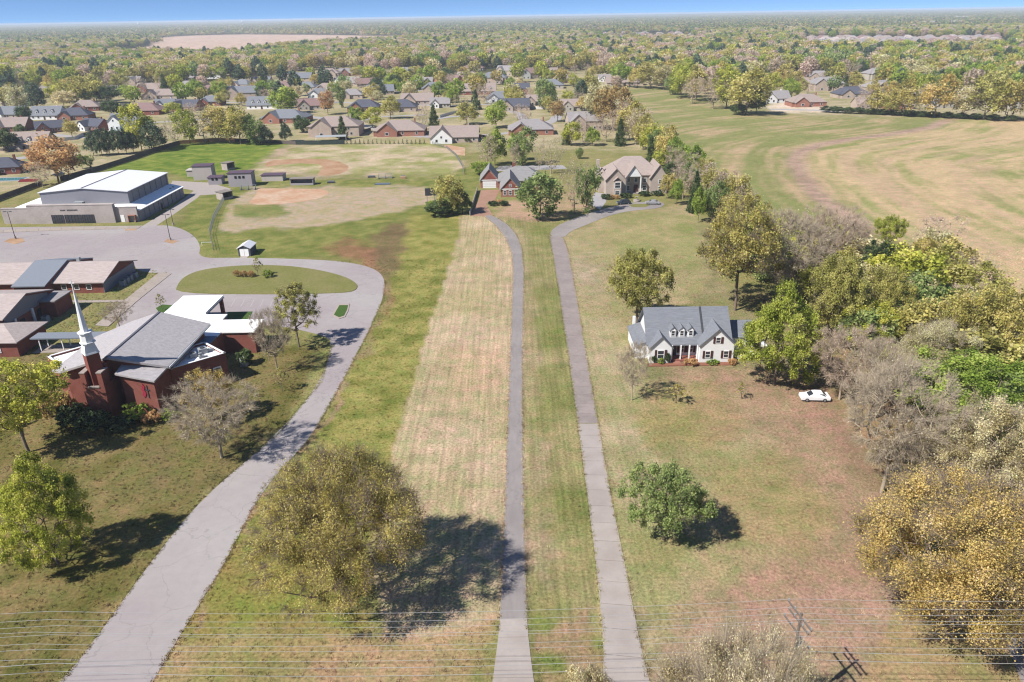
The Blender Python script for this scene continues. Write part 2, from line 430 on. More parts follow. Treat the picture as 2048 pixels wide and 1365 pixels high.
def build_ground():
    ys = [-160, -80, -30, 5]; y = 22.0
    while y < 1000: ys.append(y); y += 0.42 + 0.0027 * y
    while y < 36000: ys.append(y); y *= 1.035
    ys = np.array(ys)
    ncol = 470
    s = np.linspace(-1.15, 1.15, ncol)
    Y, S = np.meshgrid(ys, s, indexing='ij')
    X = S * (np.maximum(Y, 0) + 45)
    px, py = P(X, Y)
    wx = (fbm(X / 5, Y / 5, 21) - .5); wy = (fbm(X / 5, Y / 5, 31) - .5)
    k = np.clip(FPX / (np.maximum(Y, 20) * _f[1] + CH * 0.4), 0, 25)    # pixels per metre
    W1 = (wx * k * 5, wy * k * 3)
    W0 = (wx * k * 1.2, wy * k * 0.8)
    n1 = fbm(X / 9, Y / 9, 1, 4)[..., None]; n2 = fbm(X / 3, Y / 3, 5, 3)[..., None]; n3 = fbm(X / 40, Y / 40, 9, 3)[..., None]
    cl = lambda *c: np.array(C(*c))
    c = cl(152, 144, 96) * (0.8 + 0.4 * n3) * (1 - n1) + cl(128, 134, 72) * n1
    def lay(poly, c1, c2=None, soft=6, warp=W1, amt=1.0, nn=n1, contrast=2.2):
        nonlocal c
        m = poly_mask(px, py, poly, soft, warp)[..., None] * amt
        if c2 is None: cc = np.array(c1)
        else:
            t = np.clip((nn - .5) * contrast + .5, 0, 1); cc = np.array(c1) * (1 - t) + np.array(c2) * t
        c = c * (1 - m) + cc * m
        return m[..., 0]
    # far country and suburb
    lay([(-3000, 300), (-3000, -50), (5000, -50), (5000, 240), (1700, 235), (1480, 222), (1345, 178), (1250, 180), (1290, 235), (1330, 300), (940, 300), (930, 284), (590, 286), (360, 284), (120, 360), (-200, 430)], cl(184, 172, 138), cl(150, 148, 100), soft=8)
    lay([(-3000, 175), (-3000, -80), (5000, -80), (5000, 158), (1500, 160), (1200, 140), (900, 150), (640, 130), (420, 165), (200, 190), (0, 200)], cl(92, 86, 58), cl(72, 78, 46), soft=5)
    # far pale fields
    FAR = [[(205, 108), (240, 100), (298, 93), (300, 78), (345, 73), (430, 70), (500, 69), (640, 70), (760, 72), (835, 71), (825, 80), (780, 84), (640, 87), (560, 95), (480, 105), (400, 108), (320, 103)]]
    for p in FAR: lay(p, cl(206, 182, 162), cl(196, 172, 150), soft=1.5, warp=None)
    for x0, x1, y0, y1 in [(640, 720, 63, 67.5), (770, 850, 62, 66), (1110, 1160, 56, 66), (860, 930, 63, 66.5), (1480, 1560, 44, 46), (360, 480, 51, 53)]:
        lay([(x0, y1), (x0 + 8, y0), (x1 - 6, y0), (x1, y1)], cl(205, 186, 166), soft=1, warp=None)
    # ball park
    lay([(330, 470), (395, 395), (460, 360), (560, 345), (900, 352), (950, 330), (1000, 300), (925, 432), (820, 430), (800, 480), (770, 520), (400, 515), (400, 480)], cl(126, 142, 66), cl(150, 156, 82), soft=6, nn=n2)
    lay([(150, 385), (215, 340), (300, 310), (380, 284), (560, 283), (600, 292), (545, 322), (470, 345), (380, 362), (330, 345), (180, 350)], cl(98, 138, 46), cl(142, 160, 66), soft=7, nn=n2, contrast=1.6)
    lay([(500, 340), (560, 296), (620, 288), (860, 286), (905, 300), (930, 330), (905, 352), (640, 360), (520, 358)], cl(196, 180, 148), cl(150, 154, 92), soft=6, contrast=3)
    lay([(462, 408), (505, 374), (850, 374), (872, 392), (860, 408), (720, 440), (600, 455), (436, 462)], cl(206, 192, 158), cl(176, 170, 118), soft=5, nn=n2, contrast=2.0)
    lay([(465, 410), (550, 408), (580, 425), (500, 440), (470, 430)], cl(130, 148, 76), cl(160, 158, 96), soft=6)
    # slope between the church drive and the mown strip
    lay([(820, 428), (928, 430), (905, 520), (860, 650), (765, 960), (700, 1080), (590, 920), (640, 850), (735, 690), (775, 580), (772, 545), (800, 480)], cl(132, 140, 62), cl(160, 158, 84), soft=3, warp=W0, nn=n2)
    lay([(735, 530), (748, 475), (775, 450), (818, 447), (812, 480), (795, 545), (780, 560)], cl(124, 108, 76), cl(136, 122, 82), soft=9, amt=.85)
    lay([(640, 500), (700, 480), (745, 490), (770, 560), (790, 600), (770, 640), (760, 540), (700, 520)], cl(166, 122, 92), cl(150, 120, 84), soft=10, amt=.8)
    # mown strip beside the left drive and grass between the drives
    mow = lay([(926, 430), (985, 430), (1060, 470), (1052, 560), (1050, 800), (1060, 1220), (960, 1250), (770, 1290), (740, 1100), (766, 962), (800, 850), (860, 650), (905, 515)], cl(182, 168, 126), cl(166, 158, 108), soft=2, warp=W0)
    lay([(905, 700), (1010, 690), (1005, 780), (900, 800)], cl(190, 158, 122), cl(178, 160, 116), soft=25, amt=.6)
    mow = np.maximum(mow, lay([(1000, 432), (1110, 440), (1105, 480), (1140, 640), (1180, 900), (1215, 1290), (1050, 1280), (1048, 900), (1046, 600), (1040, 490)], cl(170, 162, 108), cl(140, 146, 80), soft=3, warp=W0))
    lay([(1046, 560), (1075, 560), (1080, 800), (1098, 1100), (1055, 1200), (1048, 800)], cl(188, 170, 130), cl(170, 160, 108), soft=9, amt=.75)
    lay([(985, 425), (1060, 385), (1160, 385), (1200, 410), (1110, 440), (1050, 448)], cl(186, 154, 128), cl(160, 150, 104), soft=8, amt=.9)
    # lawns on the right
    lay([(1110, 470), (1240, 425), (1390, 400), (1420, 560), (1330, 640), (1250, 740), (1330, 760), (1420, 740), (1500, 780), (1560, 900), (1640, 1000), (1700, 1100), (1620, 1220), (1500, 1270), (1290, 1300), (1230, 1050), (1150, 620)], cl(150, 150, 88), cl(172, 162, 108), soft=6)
    mow2 = lay([(1150, 620), (1250, 640), (1290, 760), (1300, 900), (1380, 1000), (1360, 1230), (1290, 1330), (1230, 1060)], cl(180, 170, 120), cl(148, 152, 86), soft=14, amt=.85)
    lay([(1160, 480), (1260, 440), (1390, 430), (1400, 540), (1300, 520), (1210, 540)], cl(140, 150, 78), cl(166, 160, 100), soft=12)
    lay([(1140, 500), (1200, 480), (1215, 540), (1200, 600), (1150, 590)], cl(196, 180, 142), cl(160, 156, 98), soft=16, amt=.8)
    lay([(1345, 735), (1590, 735), (1640, 800), (1720, 930), (1780, 1060), (1740, 1180), (1600, 1260), (1420, 1290), (1360, 1210), (1560, 1100), (1600, 980), (1500, 850), (1400, 790)], cl(174, 146, 108), cl(160, 144, 100), soft=26, amt=.9)
    lay([(1420, 960), (1530, 900), (1640, 960), (1680, 1050), (1600, 1100), (1460, 1090)], cl(146, 146, 78), cl(168, 150, 98), soft=28, amt=.8)
    lay([(1280, 770), (1420, 760), (1500, 830), (1420, 920), (1300, 880)], cl(144, 146, 74), cl(168, 150, 96), soft=20, amt=.8)
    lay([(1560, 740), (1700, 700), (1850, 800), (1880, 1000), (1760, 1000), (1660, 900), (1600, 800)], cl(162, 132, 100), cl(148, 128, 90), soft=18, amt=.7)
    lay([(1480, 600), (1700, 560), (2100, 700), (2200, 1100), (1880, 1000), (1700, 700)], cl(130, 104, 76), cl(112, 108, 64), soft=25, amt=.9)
    lay([(1340, 1240), (1700, 1180), (2000, 1200), (2300, 1600), (1300, 1600), (1290, 1380)], cl(178, 152, 116), cl(164, 148, 102), soft=22, amt=.8)
    # church lawns
    lay([(-300, 660), (100, 700), (330, 850), (500, 700), (640, 690), (560, 860), (380, 1020), (100, 1400), (-500, 1600)], cl(138, 136, 70), cl(160, 148, 92), soft=10, nn=n2)
    lay([(260, 900), (400, 860), (520, 830), (480, 930), (370, 1000), (220, 980)], cl(164, 150, 100), cl(140, 140, 76), soft=25, amt=.8, nn=n2)
    lay([(440, 1000), (530, 990), (640, 900), (760, 970), (720, 1260), (400, 1400), (280, 1420)], cl(152, 138, 78), cl(128, 134, 62), soft=12, nn=n2)
    lay([(340, 1290), (520, 1270), (780, 1260), (990, 1230), (985, 1420), (250, 1420)], cl(176, 150, 112), cl(150, 142, 88), soft=18, amt=.85)
    lay([(1060, 1230), (1200, 1220), (1220, 1420), (1080, 1420)], cl(184, 158, 116), cl(134, 146, 72), soft=6, nn=n2, contrast=3)
    # edges of the church drive: bare earth
    lay([(300, 1380), (360, 1285), (420, 1190), (455, 1130), (530, 985), (628, 885), (690, 775), (745, 675), (778, 600), (784, 560), (770, 555), (765, 600), (735, 668), (680, 768), (618, 878), (520, 975), (446, 1125), (413, 1180), (300, 1365)], cl(176, 150, 118), cl(138, 126, 78), soft=4, amt=.8)
    # crop field on the right with contour rows parallel to the track
    tp = [tuple(G(*p)[:2]) for p in TRACK]
    fm = poly_mask(px, py, [(1240, 181), (1345, 176), (1400, 195), (1490, 226), (1700, 236), (2048, 241), (3500, 250), (3500, 1500), (2150, 860), (2040, 740), (1960, 600), (1880, 520), (1700, 445), (1560, 430), (1480, 390), (1400, 320), (1310, 240)], 5, W1)
    near = (Y > 120) & (Y < 1500)
    u = np.zeros(X.shape); a = np.zeros(X.shape)
    u[near], a[near] = polyline_uv(X[near], Y[near], tp)
    uu = u + 9 * (fbm(X / 45, Y / 45, 77) - .5)
    st = 0.5 * fbm(uu / 2.6, a / 34, 41, 2) + 0.3 * fbm(uu / 8, a / 70, 43, 2) + .45 * (fbm(X / 22, Y / 22, 47, 4) - .25) + .12 * (fbm(X / 4, Y / 4, 48, 3) - .5)
    st = np.clip((st - .37) * 3.5 + .34 * np.clip(u / 20, -1, 1), 0, 1)[..., None]
    fc = cl(156, 162, 96) * (1 - st) + cl(208, 184, 138) * st
    br = np.clip((fbm(uu / 7, a / 60, 51, 2) - .52) * 5, 0, 1)[..., None] * np.clip((u - 2) / 15, 0, 1)[..., None]
    fc = fc * (1 - .5 * br) + cl(194, 168, 134) * .5 * br
    tr = np.clip(1.35 - np.abs(u + 2.5 * (n1[..., 0] - .5)) / 4.2, 0, 1)[..., None]
    fc = fc * (1 - .97 * tr) + (cl(196, 168, 142) * (.8 + .4 * n2)) * .97 * tr
    c = c * (1 - fm[..., None]) + fc * fm[..., None]
    lay([(1530, 214), (1560, 205), (1640, 210), (1720, 222), (1640, 226), (1540, 224)], cl(220, 205, 184), cl(205, 190, 160), soft=3)
    # loop island lawn
    ch = poly_mask(px, py, [(-600, 640), (100, 690), (330, 840), (520, 690), (650, 690), (560, 865), (385, 1015), (90, 1400), (-500, 1700)], 10, W1)[..., None]
    c = c * np.array([1.50, 1.39, 1.60]) * (1 - ch) + c * np.array([1.22, 1.14, 1.26]) * ch
    for q, f, sf in [([(1000, 432), (1110, 440), (1105, 480), (1140, 640), (1180, 900), (1215, 1400), (1050, 1400), (1048, 900), (1046, 600), (1040, 490)], (.80, .80, .84), 4),
                     ([(330, 470), (395, 395), (460, 360), (560, 345), (900, 352), (950, 330), (1000, 300), (925, 432), (820, 430), (800, 480), (770, 520), (400, 515), (400, 480)], (.84, .79, .88), 8),
                     ([(150, 385), (215, 340), (300, 310), (380, 284), (560, 283), (600, 292), (545, 322), (470, 345), (380, 362), (330, 345), (180, 350)], (.9, .82, .9), 8),
                     ([(926, 430), (985, 430), (1060, 470), (1052, 560), (1050, 800), (1060, 1220), (960, 1250), (770, 1290), (740, 1100), (766, 962), (800, 850), (860, 650), (905, 515)], (1.10, 1.06, 1.22), 3),
                     ([(820, 428), (928, 430), (905, 520), (860, 650), (765, 960), (700, 1080), (590, 920), (640, 850), (735, 690), (775, 580), (772, 545), (800, 480)], (.92, .9, .98), 3),
                     ([(-600, 640), (100, 690), (330, 840), (520, 690), (650, 690), (560, 865), (385, 1015), (90, 1400), (-500, 1700)], (.78, .76, .84), 10),
                     ([(1110, 470), (1240, 425), (1390, 400), (1440, 560), (1640, 740), (1760, 950), (1800, 1200), (1700, 1400), (1290, 1400), (1230, 1050), (1150, 620)], (.97, .93, 1.16), 12)]:
        mk = poly_mask(px, py, q, sf, W0)[..., None]
        c = c * (1 - mk) + c * np.array(f) * mk
    c = c * (1 - fm[..., None]) + c * (np.array([.76, .77, .80]) + .12 * np.clip(u / 12, 0, 1)[..., None]) * fm[..., None]
    cc2 = c.mean(-1, keepdims=True); c = c * .93 + cc2 * .07
    c *= (0.82 + 0.36 * n2)
    GRID['ys'] = ys; GRID['c'] = np.clip(c, 0, .8); GRID['mow'] = np.maximum(mow, mow2 * .7); GRID['ncol'] = ncol
    nr = len(ys)
    idx = np.arange(nr * ncol).reshape(nr, ncol)
    q = np.stack([idx[:-1, :-1], idx[:-1, 1:], idx[1:, 1:], idx[1:, :-1]], -1).reshape(-1, 4)
    me = bpy.data.meshes.new('ground')
    me.vertices.add(nr * ncol); me.vertices.foreach_set('co', np.stack([X, Y, np.zeros_like(X)], -1).ravel())
    me.loops.add(q.size); me.loops.foreach_set('vertex_index', q.ravel().astype(np.int32))
    me.polygons.add(len(q)); me.polygons.foreach_set('loop_start', np.arange(0, q.size, 4, dtype=np.int32))
    me.update(calc_edges=True)
    at = me.attributes.new('gcol', 'FLOAT_COLOR', 'POINT')
    at.data.foreach_set('color', np.concatenate([np.clip(c, 0, .8), np.ones(c.shape[:2] + (1,))], -1).astype(np.float32).ravel())
    a2 = me.attributes.new('mow', 'FLOAT', 'POINT'); a2.data.foreach_set('value', np.maximum(mow, mow2 * .7).astype(np.float32).ravel())
    m, nt, b = newmat('grassland')
    ge = nt.nodes.new('ShaderNodeNewGeometry'); pos = ge.outputs['Position']
    ga = nt.nodes.new('ShaderNodeAttribute'); ga.attribute_name = 'gcol'
    ma = nt.nodes.new('ShaderNodeAttribute'); ma.attribute_name = 'mow'
    f1 = _noise(nt, pos, 2.6, 5, 0.7); f2 = _noise(nt, pos, 0.45, 4, 0.65); f3 = _noise(nt, _map(nt, pos, (1.6, .05, 1)), 1.0, 3, .6)
    v1 = _rng(nt, f1, .3, .7, .55, 1.45); v2 = _rng(nt, f2, .36, .64, .0, 1.0); v3 = _rng(nt, f3, .35, .65, .84, 1.16)
    cc = ga.outputs['Color']
    # tufts lean greener or drier
    g = _mix(nt, 1.0, cc, (0.80, 0.95, 0.74), 'MULTIPLY'); dry = _mix(nt, 1.0, cc, (1.16, 1.05, 1.04), 'MULTIPLY')
    cc = _mix(nt, v2, g, dry)
    def grey(v):
        cb = nt.nodes.new('ShaderNodeCombineColor')
        for k in range(3): nt.links.new(v, cb.inputs[k])
        return cb.outputs[0]
    cc = _mix(nt, 1.0, cc, grey(v1), 'MULTIPLY')
    f4 = _noise(nt, pos, 1.15, 4, .7)
    iv = nt.nodes.new('ShaderNodeMath'); iv.operation = 'MULTIPLY_ADD'; iv.inputs[1].default_value = -.75; iv.inputs[2].default_value = 1.0; nt.links.new(ma.outputs['Fac'], iv.inputs[0])
    mu = nt.nodes.new('ShaderNodeMath'); mu.operation = 'MULTIPLY'; nt.links.new(_rng(nt, f4, .57, .72, 0.0, .30), mu.inputs[0]); nt.links.new(iv.outputs[0], mu.inputs[1])
    cc = _mix(nt, mu.outputs[0], cc, _mix(nt, 1.0, cc, (.62, .78, .5), 'MULTIPLY'))
    f5 = _noise(nt, pos, 5.0, 3, .6)
    cc = _mix(nt, _rng(nt, f5, .6, .72, 0.0, .5), cc, _mix(nt, 1.0, cc, (1.45, 1.36, 1.3), 'MULTIPLY'))
    cc = _mix(nt, ma.outputs['Fac'], cc, _mix(nt, 1.0, cc, grey(v3), 'MULTIPLY'))
    nt.links.new(cc, b.inputs['Base Color'])
    b.inputs['Roughness'].default_value = 1.0; b.inputs['Specular IOR Level'].default_value = 0.0
    bp = nt.nodes.new('ShaderNodeBump'); bp.inputs['Strength'].default_value = .6; bp.inputs['Distance'].default_value = .18
    nt.links.new(f1, bp.inputs['Height']); nt.links.new(bp.outputs[0], b.inputs['Normal'])
    me.materials.append(m)
    struct('ground', me)
build_ground()

# ------------------------------------------------------------------ pavements
sheet('church_car_park', [(-260, 458), (300, 452), (345, 451), (385, 468), (402, 492), (396, 517), (470, 516), (550, 517), (660, 521), (720, 529), (755, 541), (771, 561), (766, 600), (735, 668), (681, 770), (620, 880), (525, 977), (452, 1123), (416, 1181), (358, 1275), (303, 1368), (215, 1520), (-60, 1520), (122, 1368), (205, 1260), (290, 1140), (400, 1000), (555, 870), (642, 765), (664, 690), (655, 672), (525, 645), (430, 665), (300, 700), (205, 655), (343, 547), (276, 545), (268, 527), (-260, 530)], 0.03, M_LOT, smooth=2)
sheet('loop_lawn', [(350, 588), (356, 568), (372, 552), (405, 540), (470, 532), (560, 531), (635, 540), (690, 554), (714, 568), (715, 577), (706, 584), (680, 587), (560, 590)], 0.14, mat('loop_grass', C(148, 148, 80), var=.28, scale=2.2, alt=C(166, 156, 100), altscale=.15, bump=.5), smooth=2)
k_ = sheet('parking_kerb', [(664, 632), (677, 609), (699, 609), (697, 622), (690, 635), (678, 639)], 0.13, M_WALK)
sheet('kerb_grass', [(668, 631), (679, 612), (696, 612), (694, 621), (688, 633), (678, 636)], 0.17, mat('green_turf', C(84, 118, 44), var=.28, scale=3, bump=.5))
sheet('planting_island', [(312, 617), (325, 610), (350, 612), (345, 628), (318, 626)], 0.1, mat('green_turf', C(84, 118, 44)))
sheet('planting_island', [(455, 625), (505, 624), (498, 640), (455, 641)], 0.1, mat('green_turf', C(84, 118, 44)))
# sidewalks of poured slabs
def slabs(name, left, right, n, z, m, gap=0.008, part='slab'):
    """strip between two photograph edge lines cut into n separate slabs, children of one pavement"""
    def resample(pts):
        w = np.array([G(*p)[:2] for p in pts]); d = np.concatenate([[0], np.cumsum(np.hypot(*np.diff(w, axis=0).T))])
        t = np.linspace(0, d[-1], n + 1)
        return np.stack([np.interp(t, d, w[:, 0]), np.interp(t, d, w[:, 1])], 1)
    L, Rr = resample(left), resample(right)
    root = bpy.data.objects.new(name, None); col.objects.link(root); root['kind'] = 'structure'
    root.location = (float(L[0][0]), float(L[0][1]), 0); ORIG[root.name] = tuple(root.location)
    for i in range(n):
        a0 = L[i] + (L[i + 1] - L[i]) * gap; a1 = L[i + 1] - (L[i + 1] - L[i]) * gap
        b0 = Rr[i] + (Rr[i + 1] - Rr[i]) * gap; b1 = Rr[i + 1] - (Rr[i + 1] - Rr[i]) * gap
        MB().prism([a0, b0, b1, a1][::1], -0.1, z + random.uniform(-.006, .006)).build(part, m, root)
    base = MB()
    for i in range(n): base.prism([L[i], Rr[i], Rr[i + 1], L[i + 1]], -0.12, z - .04)
    base.build('joint_bed', mat('joint_dirt', C(120, 108, 96), var=.2), root)
    return root
RDL = [(1140, 1500), (1186, 1420), (1205, 1365), (1208, 1300), (1203, 1240), (1190, 1110), (1176, 1000), (1150, 805), (1135, 700), (1117, 580), (1105, 505), (1098, 472)]
RDR = [(1390, 1500), (1325, 1420), (1297, 1365), (1283, 1300), (1271, 1240), (1246, 1110), (1223, 1000), (1189, 805), (1171, 700), (1151, 580), (1137, 505), (1127, 476)]
RDL[0] = (1216, 1500); RDL[1] = (1212, 1420)
# the lower half is paler, newer concrete
slabs('concrete_driveway', RDL[:7] + [(1160, 880), (1156, 848)], RDR[:7] + [(1202, 880), (1197, 848)], 16, 0.05, M_CONC)
slabs('old_concrete_driveway', [(1156, 847)] + RDL[7:], [(1197, 847)] + RDR[7:], 34, 0.05, M_CONC2)
sheet('asphalt_driveway_bend', [(1098, 472.5), (1108, 455), (1150, 436), (1200, 420), (1238, 411), (1250, 407), (1290, 404), (1325, 405), (1330, 410), (1318, 417), (1285, 420), (1250, 424), (1215, 433), (1176, 449), (1141, 463), (1128, 476.5)], 0.045, M_ASPH, smooth=1)
sheet('circle_lawn', [(1258, 411), (1270, 408.5), (1292, 409), (1300, 411.5), (1290, 415), (1265, 415)], 0.1, mat('loop_grass', C(148, 148, 80)))
LDL = [(997, 1262), (1003, 1180), (1010, 1000), (1015, 850), (1020, 700), (1024, 600), (1026, 545), (1023, 505), (1010, 475), (990, 450), (966, 432)]
LDR = [(1056, 1262), (1052, 1180), (1047, 1000), (1045, 850), (1045, 700), (1047, 600), (1048, 540), (1044, 497), (1033, 470), (1014, 448), (985, 431)]
sheet('narrow_driveway', LDL + LDR[::-1], 0.045, M_DRIVE, smooth=1)
slabs('driveway_apron', [(960, 1500), (978, 1420), (985, 1365), (995, 1290), (1000, 1238.5)], [(1092, 1500), (1078, 1420), (1068, 1365), (1058, 1290), (1054, 1237.5)], 6, 0.05, M_CONC)
sheet('brick_forecourt', [(940, 433), (958, 400), (962, 381), (1000, 380), (990, 400), (972, 408), (985, 431), (966, 433)], 0.04, mat('salmon_paving', C(204, 160, 136), var=.12, scale=2, alt=C(190, 146, 122), altscale=.3))
sheet('rear_pad', [(985, 343), (1000, 332), (1125, 331), (1135, 338), (1060, 341)], 0.03, M_STREET)
sheet('side_court', [(1178, 408), (1190, 385), (1215, 388), (1212, 405), (1200, 420)], 0.04, M_STREET)
sheet('roadway', [(1990, 1240), (2100, 1190), (2300, 1240), (2200, 1500), (2090, 1500), (2043, 1365), (2010, 1280)], 0.04, M_ASPH)
slabs('sidewalk', [(190, 652), (250, 601), (318, 546)], [(217, 654), (277, 601), (343, 548)], 12, 0.12, M_WALK)
slabs('garden_path', [(133, 602), (250, 600.5)], [(133, 606), (245, 605)], 9, 0.08, M_WALK)
slabs('gym_sidewalk', [(-40, 462), (100, 457), (283, 453)], [(-40, 468), (100, 462), (276, 458)], 14, 0.1, M_WALK)
sheet('service_lane', [(286, 452), (340, 418), (388, 382), (340, 372), (345, 362), (420, 366), (462, 378), (452, 388), (400, 391), (395, 396), (345, 431), (312, 452)], 0.02, mat('pale_lane', C(208, 196, 188), var=.08, scale=.8))
for pts in ([(20, 478), (8, 484), (30, 489), (50, 484), (45, 477)], [(335, 479), (328, 484), (345, 488), (358, 483)], [(252, 458), (250, 462), (272, 461), (275, 455)]):
    sheet('bare_clay_patch', pts, 0.06, M_SOILD)
sheet('infield_clay', [(498, 406), (505, 398), (512, 390), (516, 378), (545, 377), (640, 379), (655, 382), (657, 388), (640, 397), (610, 403), (560, 409), (515, 410)], 0.02, M_SOIL)
sheet('infield_clay', [(528, 333), (533, 325), (548, 321), (600, 318), (650, 319), (680, 324), (697, 333), (696, 341), (680, 348), (655, 352), (634, 351), (640, 342), (646, 334), (638, 329), (600, 327), (560, 330), (540, 334)], 0.02, M_SOILD)
sheet('warning_track_clay', [(885, 292), (895, 290), (930, 296), (930, 312), (915, 310)], 0.02, M_SOIL)
# streets of the subdivision
def street(pts, w, z=0.03, m=None):
    p = [np.array(G(*q)[:2]) for q in pts]
    L, Rr = [], []
    for i, a in enumerate(p):
        d = p[min(i + 1, len(p) - 1)] - p[max(i - 1, 0)]; d = d / np.hypot(*d); n = np.array([-d[1], d[0]]) * w / 2
        L.append(a + n); Rr.append(a - n)
    mb = MB()
    for i in range(len(p) - 1): mb.prism([L[i], Rr[i], Rr[i + 1], L[i + 1]][::1], -.1, z)
    struct('street', mb, m or M_STREET)
for pts, w in [([(580, 231), (640, 236), (700, 246), (770, 262), (850, 274)], 7), ([(850, 274), (960, 272), (1060, 262), (1110, 240), (1125, 215)], 7), ([(-60, 330), (30, 318), (80, 312)], 8), ([(90, 268), (160, 276), (240, 268), (300, 246), (420, 238)], 6), ([(180, 206), (330, 212), (420, 206), (520, 205), (640, 204), (760, 208), (900, 212), (1010, 208), (1100, 190)], 7), ([(1060, 262), (1040, 228), (990, 213)], 6), ([(860, 240), (900, 234), (960, 232)], 6), ([(1540, 219), (1640, 221), (1700, 224)], 6), ([(980, 186), (900, 180), (700, 186)], 6), ([(700, 246), (760, 234), (850, 230)], 5)]:
    street(pts, w, z=0.03 + random.uniform(0, .02))

# faint stall lines by the church canopy
for i in range(9):
    a = G(470 + i * 19, 600); b = G(462 + i * 19.5, 614)
    d = (b - a)[:2]; n = np.array([-d[1], d[0]]) / np.hypot(*d) * .06
    struct('stall_line', MB().prism([a[:2] + n, b[:2] + n, b[:2] - n, a[:2] - n][::-1], .02, .036), mat('worn_line_paint', C(222, 216, 212), var=.12, scale=3))

# ================================================================== CHURCH
def strip_wall(mb, a, b, z0, z1, t=0.3, m=0):
    a = np.array(a, float); b = np.array(b, float); d = (b - a) / np.hypot(*(b - a)); n = np.array([-d[1], d[0]]) * t
    return mb.prism([a, b, b + n, a + n], z0, z1, m)
def rotsq(cx, cy, hw, ang=45, n=4):
    return [(cx + hw * math.cos(R_(ang + 360 * i / n)), cy + hw * math.sin(R_(ang + 360 * i / n))) for i in range(n)]
def frustum(mb, cx, cy, r0, r1, z0, z1, n=8, ang=22.5, m=0):
    a = rotsq(cx, cy, r0, ang, n); b = rotsq(cx, cy, r1, ang, n)
    v = [p + (z0,) for p in a] + [p + (z1,) for p in b]
    mb.add(v, [tuple(range(n - 1, -1, -1)), tuple(range(n, 2 * n))] + [(i, (i + 1) % n, n + (i + 1) % n, n + i) for i in range(n)], m)
    return mb
def church():
    T = thing('church', 'red brick church with big grey roof and a white steeple on its brick tower', 'church', (-66, 117, 0))
    RX = -66.3
    zr = lambda x: 10.0 - 0.31 * abs(x - RX)
    # sanctuary walls
    fp = [(-64.2, 109.4), (-58.6, 110.9), (-58.4, 127.8), (-66.3, 127.6), (-71.5, 127.4), (-76.8, 124.6), (-76.8, 111.5), (-74.5, 109.6), (-69.5, 109.4), (-66.3, 109.4)]
    mb = MB()
    rp = [p for p in fp if p[0] >= RX - .01]; lp = [(RX, 109.4), (RX, 127.6)] + [p for p in fp if p[0] < RX - .01]
    mb.prism([(RX, 109.4)] + rp[:-2] + [(RX, 127.6)] if False else [(RX, 109.4), (-64.2, 109.4), (-58.6, 110.9), (-58.4, 127.8), (RX, 127.6)], 0, [zr(RX) - .3, zr(-64.2) - .3, zr(-58.6) - .3, zr(-58.4) - .3, zr(RX) - .3])
    mb.prism([(RX, 109.39), (RX, 127.61), (-71.5, 127.4), (-76.8, 124.6), (-76.8, 111.5), (-74.5, 109.6), (-69.5, 109.4)], 0, [zr(x) - .3 for x in (RX, RX, -71.5, -76.8, -76.8, -74.5, -69.5)])
    mb.prism([(-64.2, 109.9), (-64.2, 107.4), (-58.6, 106.6), (-58.6, 112.6)], 0, [7.3, 7.2, 6.3, 6.6])
    wl = mb.build('wall', M_BRICK, T)
    rf = MB()
    e = 0.6
    Lp = [(RX, 108.3), (RX, 128.4), (-71.8, 128.1), (-77.6, 125.2), (-77.6, 111.0), (-74.7, 108.7)]
    rf.slab([(x, y, zr(x)) for x, y in Lp], .35)
    Rp = [(RX + .02, 108.3), (-57.5, 110.2), (-57.4, 128.9), (RX + .02, 128.4)]
    rf.slab([(x, y, zr(x) + .03) for x, y in Rp], .4)
    roof = rf.build('roof', M_SROOF, T)
    MB().slab([(RX - .22, 108.2, 10.09), (RX + .2, 108.2, 10.09), (RX + .2, 128.45, 10.09), (RX - .22, 128.45, 10.09)], .06).build('ridge_cap', mat('ridge_grey', C(126, 124, 134)), roof)
    MB().slab([(-64.7, 106.8, 7.75), (-58.1, 105.95, 6.72), (-57.85, 110.6, 7.0), (-64.7, 109.5, 8.2)], .28).build('lower_roof', M_SROOF, T)
    # fascia and gutter lines
    g = MB(); g.box(-57.5, 110.3, zr(-57.5) - .42, -57.32, 128.8, zr(-57.5) - .06); g.build('gutter', M_TRIM, roof)
    # tower: lower shaft, two piers, turned inner shaft
    cx, cy_ = -67.5, 106.3
    tw = MB(); tw.box(cx - 1.75, cy_ - 1.3, 0, cx + 1.75, cy_ + 3.4, 6.15)
    tw.box(cx - 1.75, cy_ - 1.3, 6.15, cx - .95, cy_ + .7, 8.7); tw.box(cx + .95, cy_ - 1.3, 6.15, cx + 1.75, cy_ + .7, 8.7)
    tw.box(cx - 1.1, cy_ + 1.4, 6.15, cx + 1.1, cy_ + 3.2, 9.2)
    t1 = tw.build('tower', M_BRICK, T)
    for q in ((cx - 1.8, cy_ - 1.35, 8.7, cx - .9, cy_ + .75, 8.88), (cx + .9, cy_ - 1.35, 8.7, cx + 1.8, cy_ + .75, 8.88), (cx - .94, cy_ - 1.4, 6.16, cx + .94, cy_ - 1.0, 6.42)): MB().box(*q).build('coping', mat('stone_coping', C(200, 186, 178)), t1)
    frustum(MB(), cx, cy_ + .3, 1.38, 1.38, 6.1, 11.75, 4, 0).build('belfry', mat('belfry_brick', C(170, 98, 86), var=.2, scale=4, stretch=(1, 1, 3)), t1)
    sp = MB(); c2 = cy_ + .3
    frustum(sp, cx, c2, 1.55, 1.45, 11.75, 12.0, 4, 0); frustum(sp, cx, c2, 1.42, 1.0, 12.0, 13.5, 4, 0)
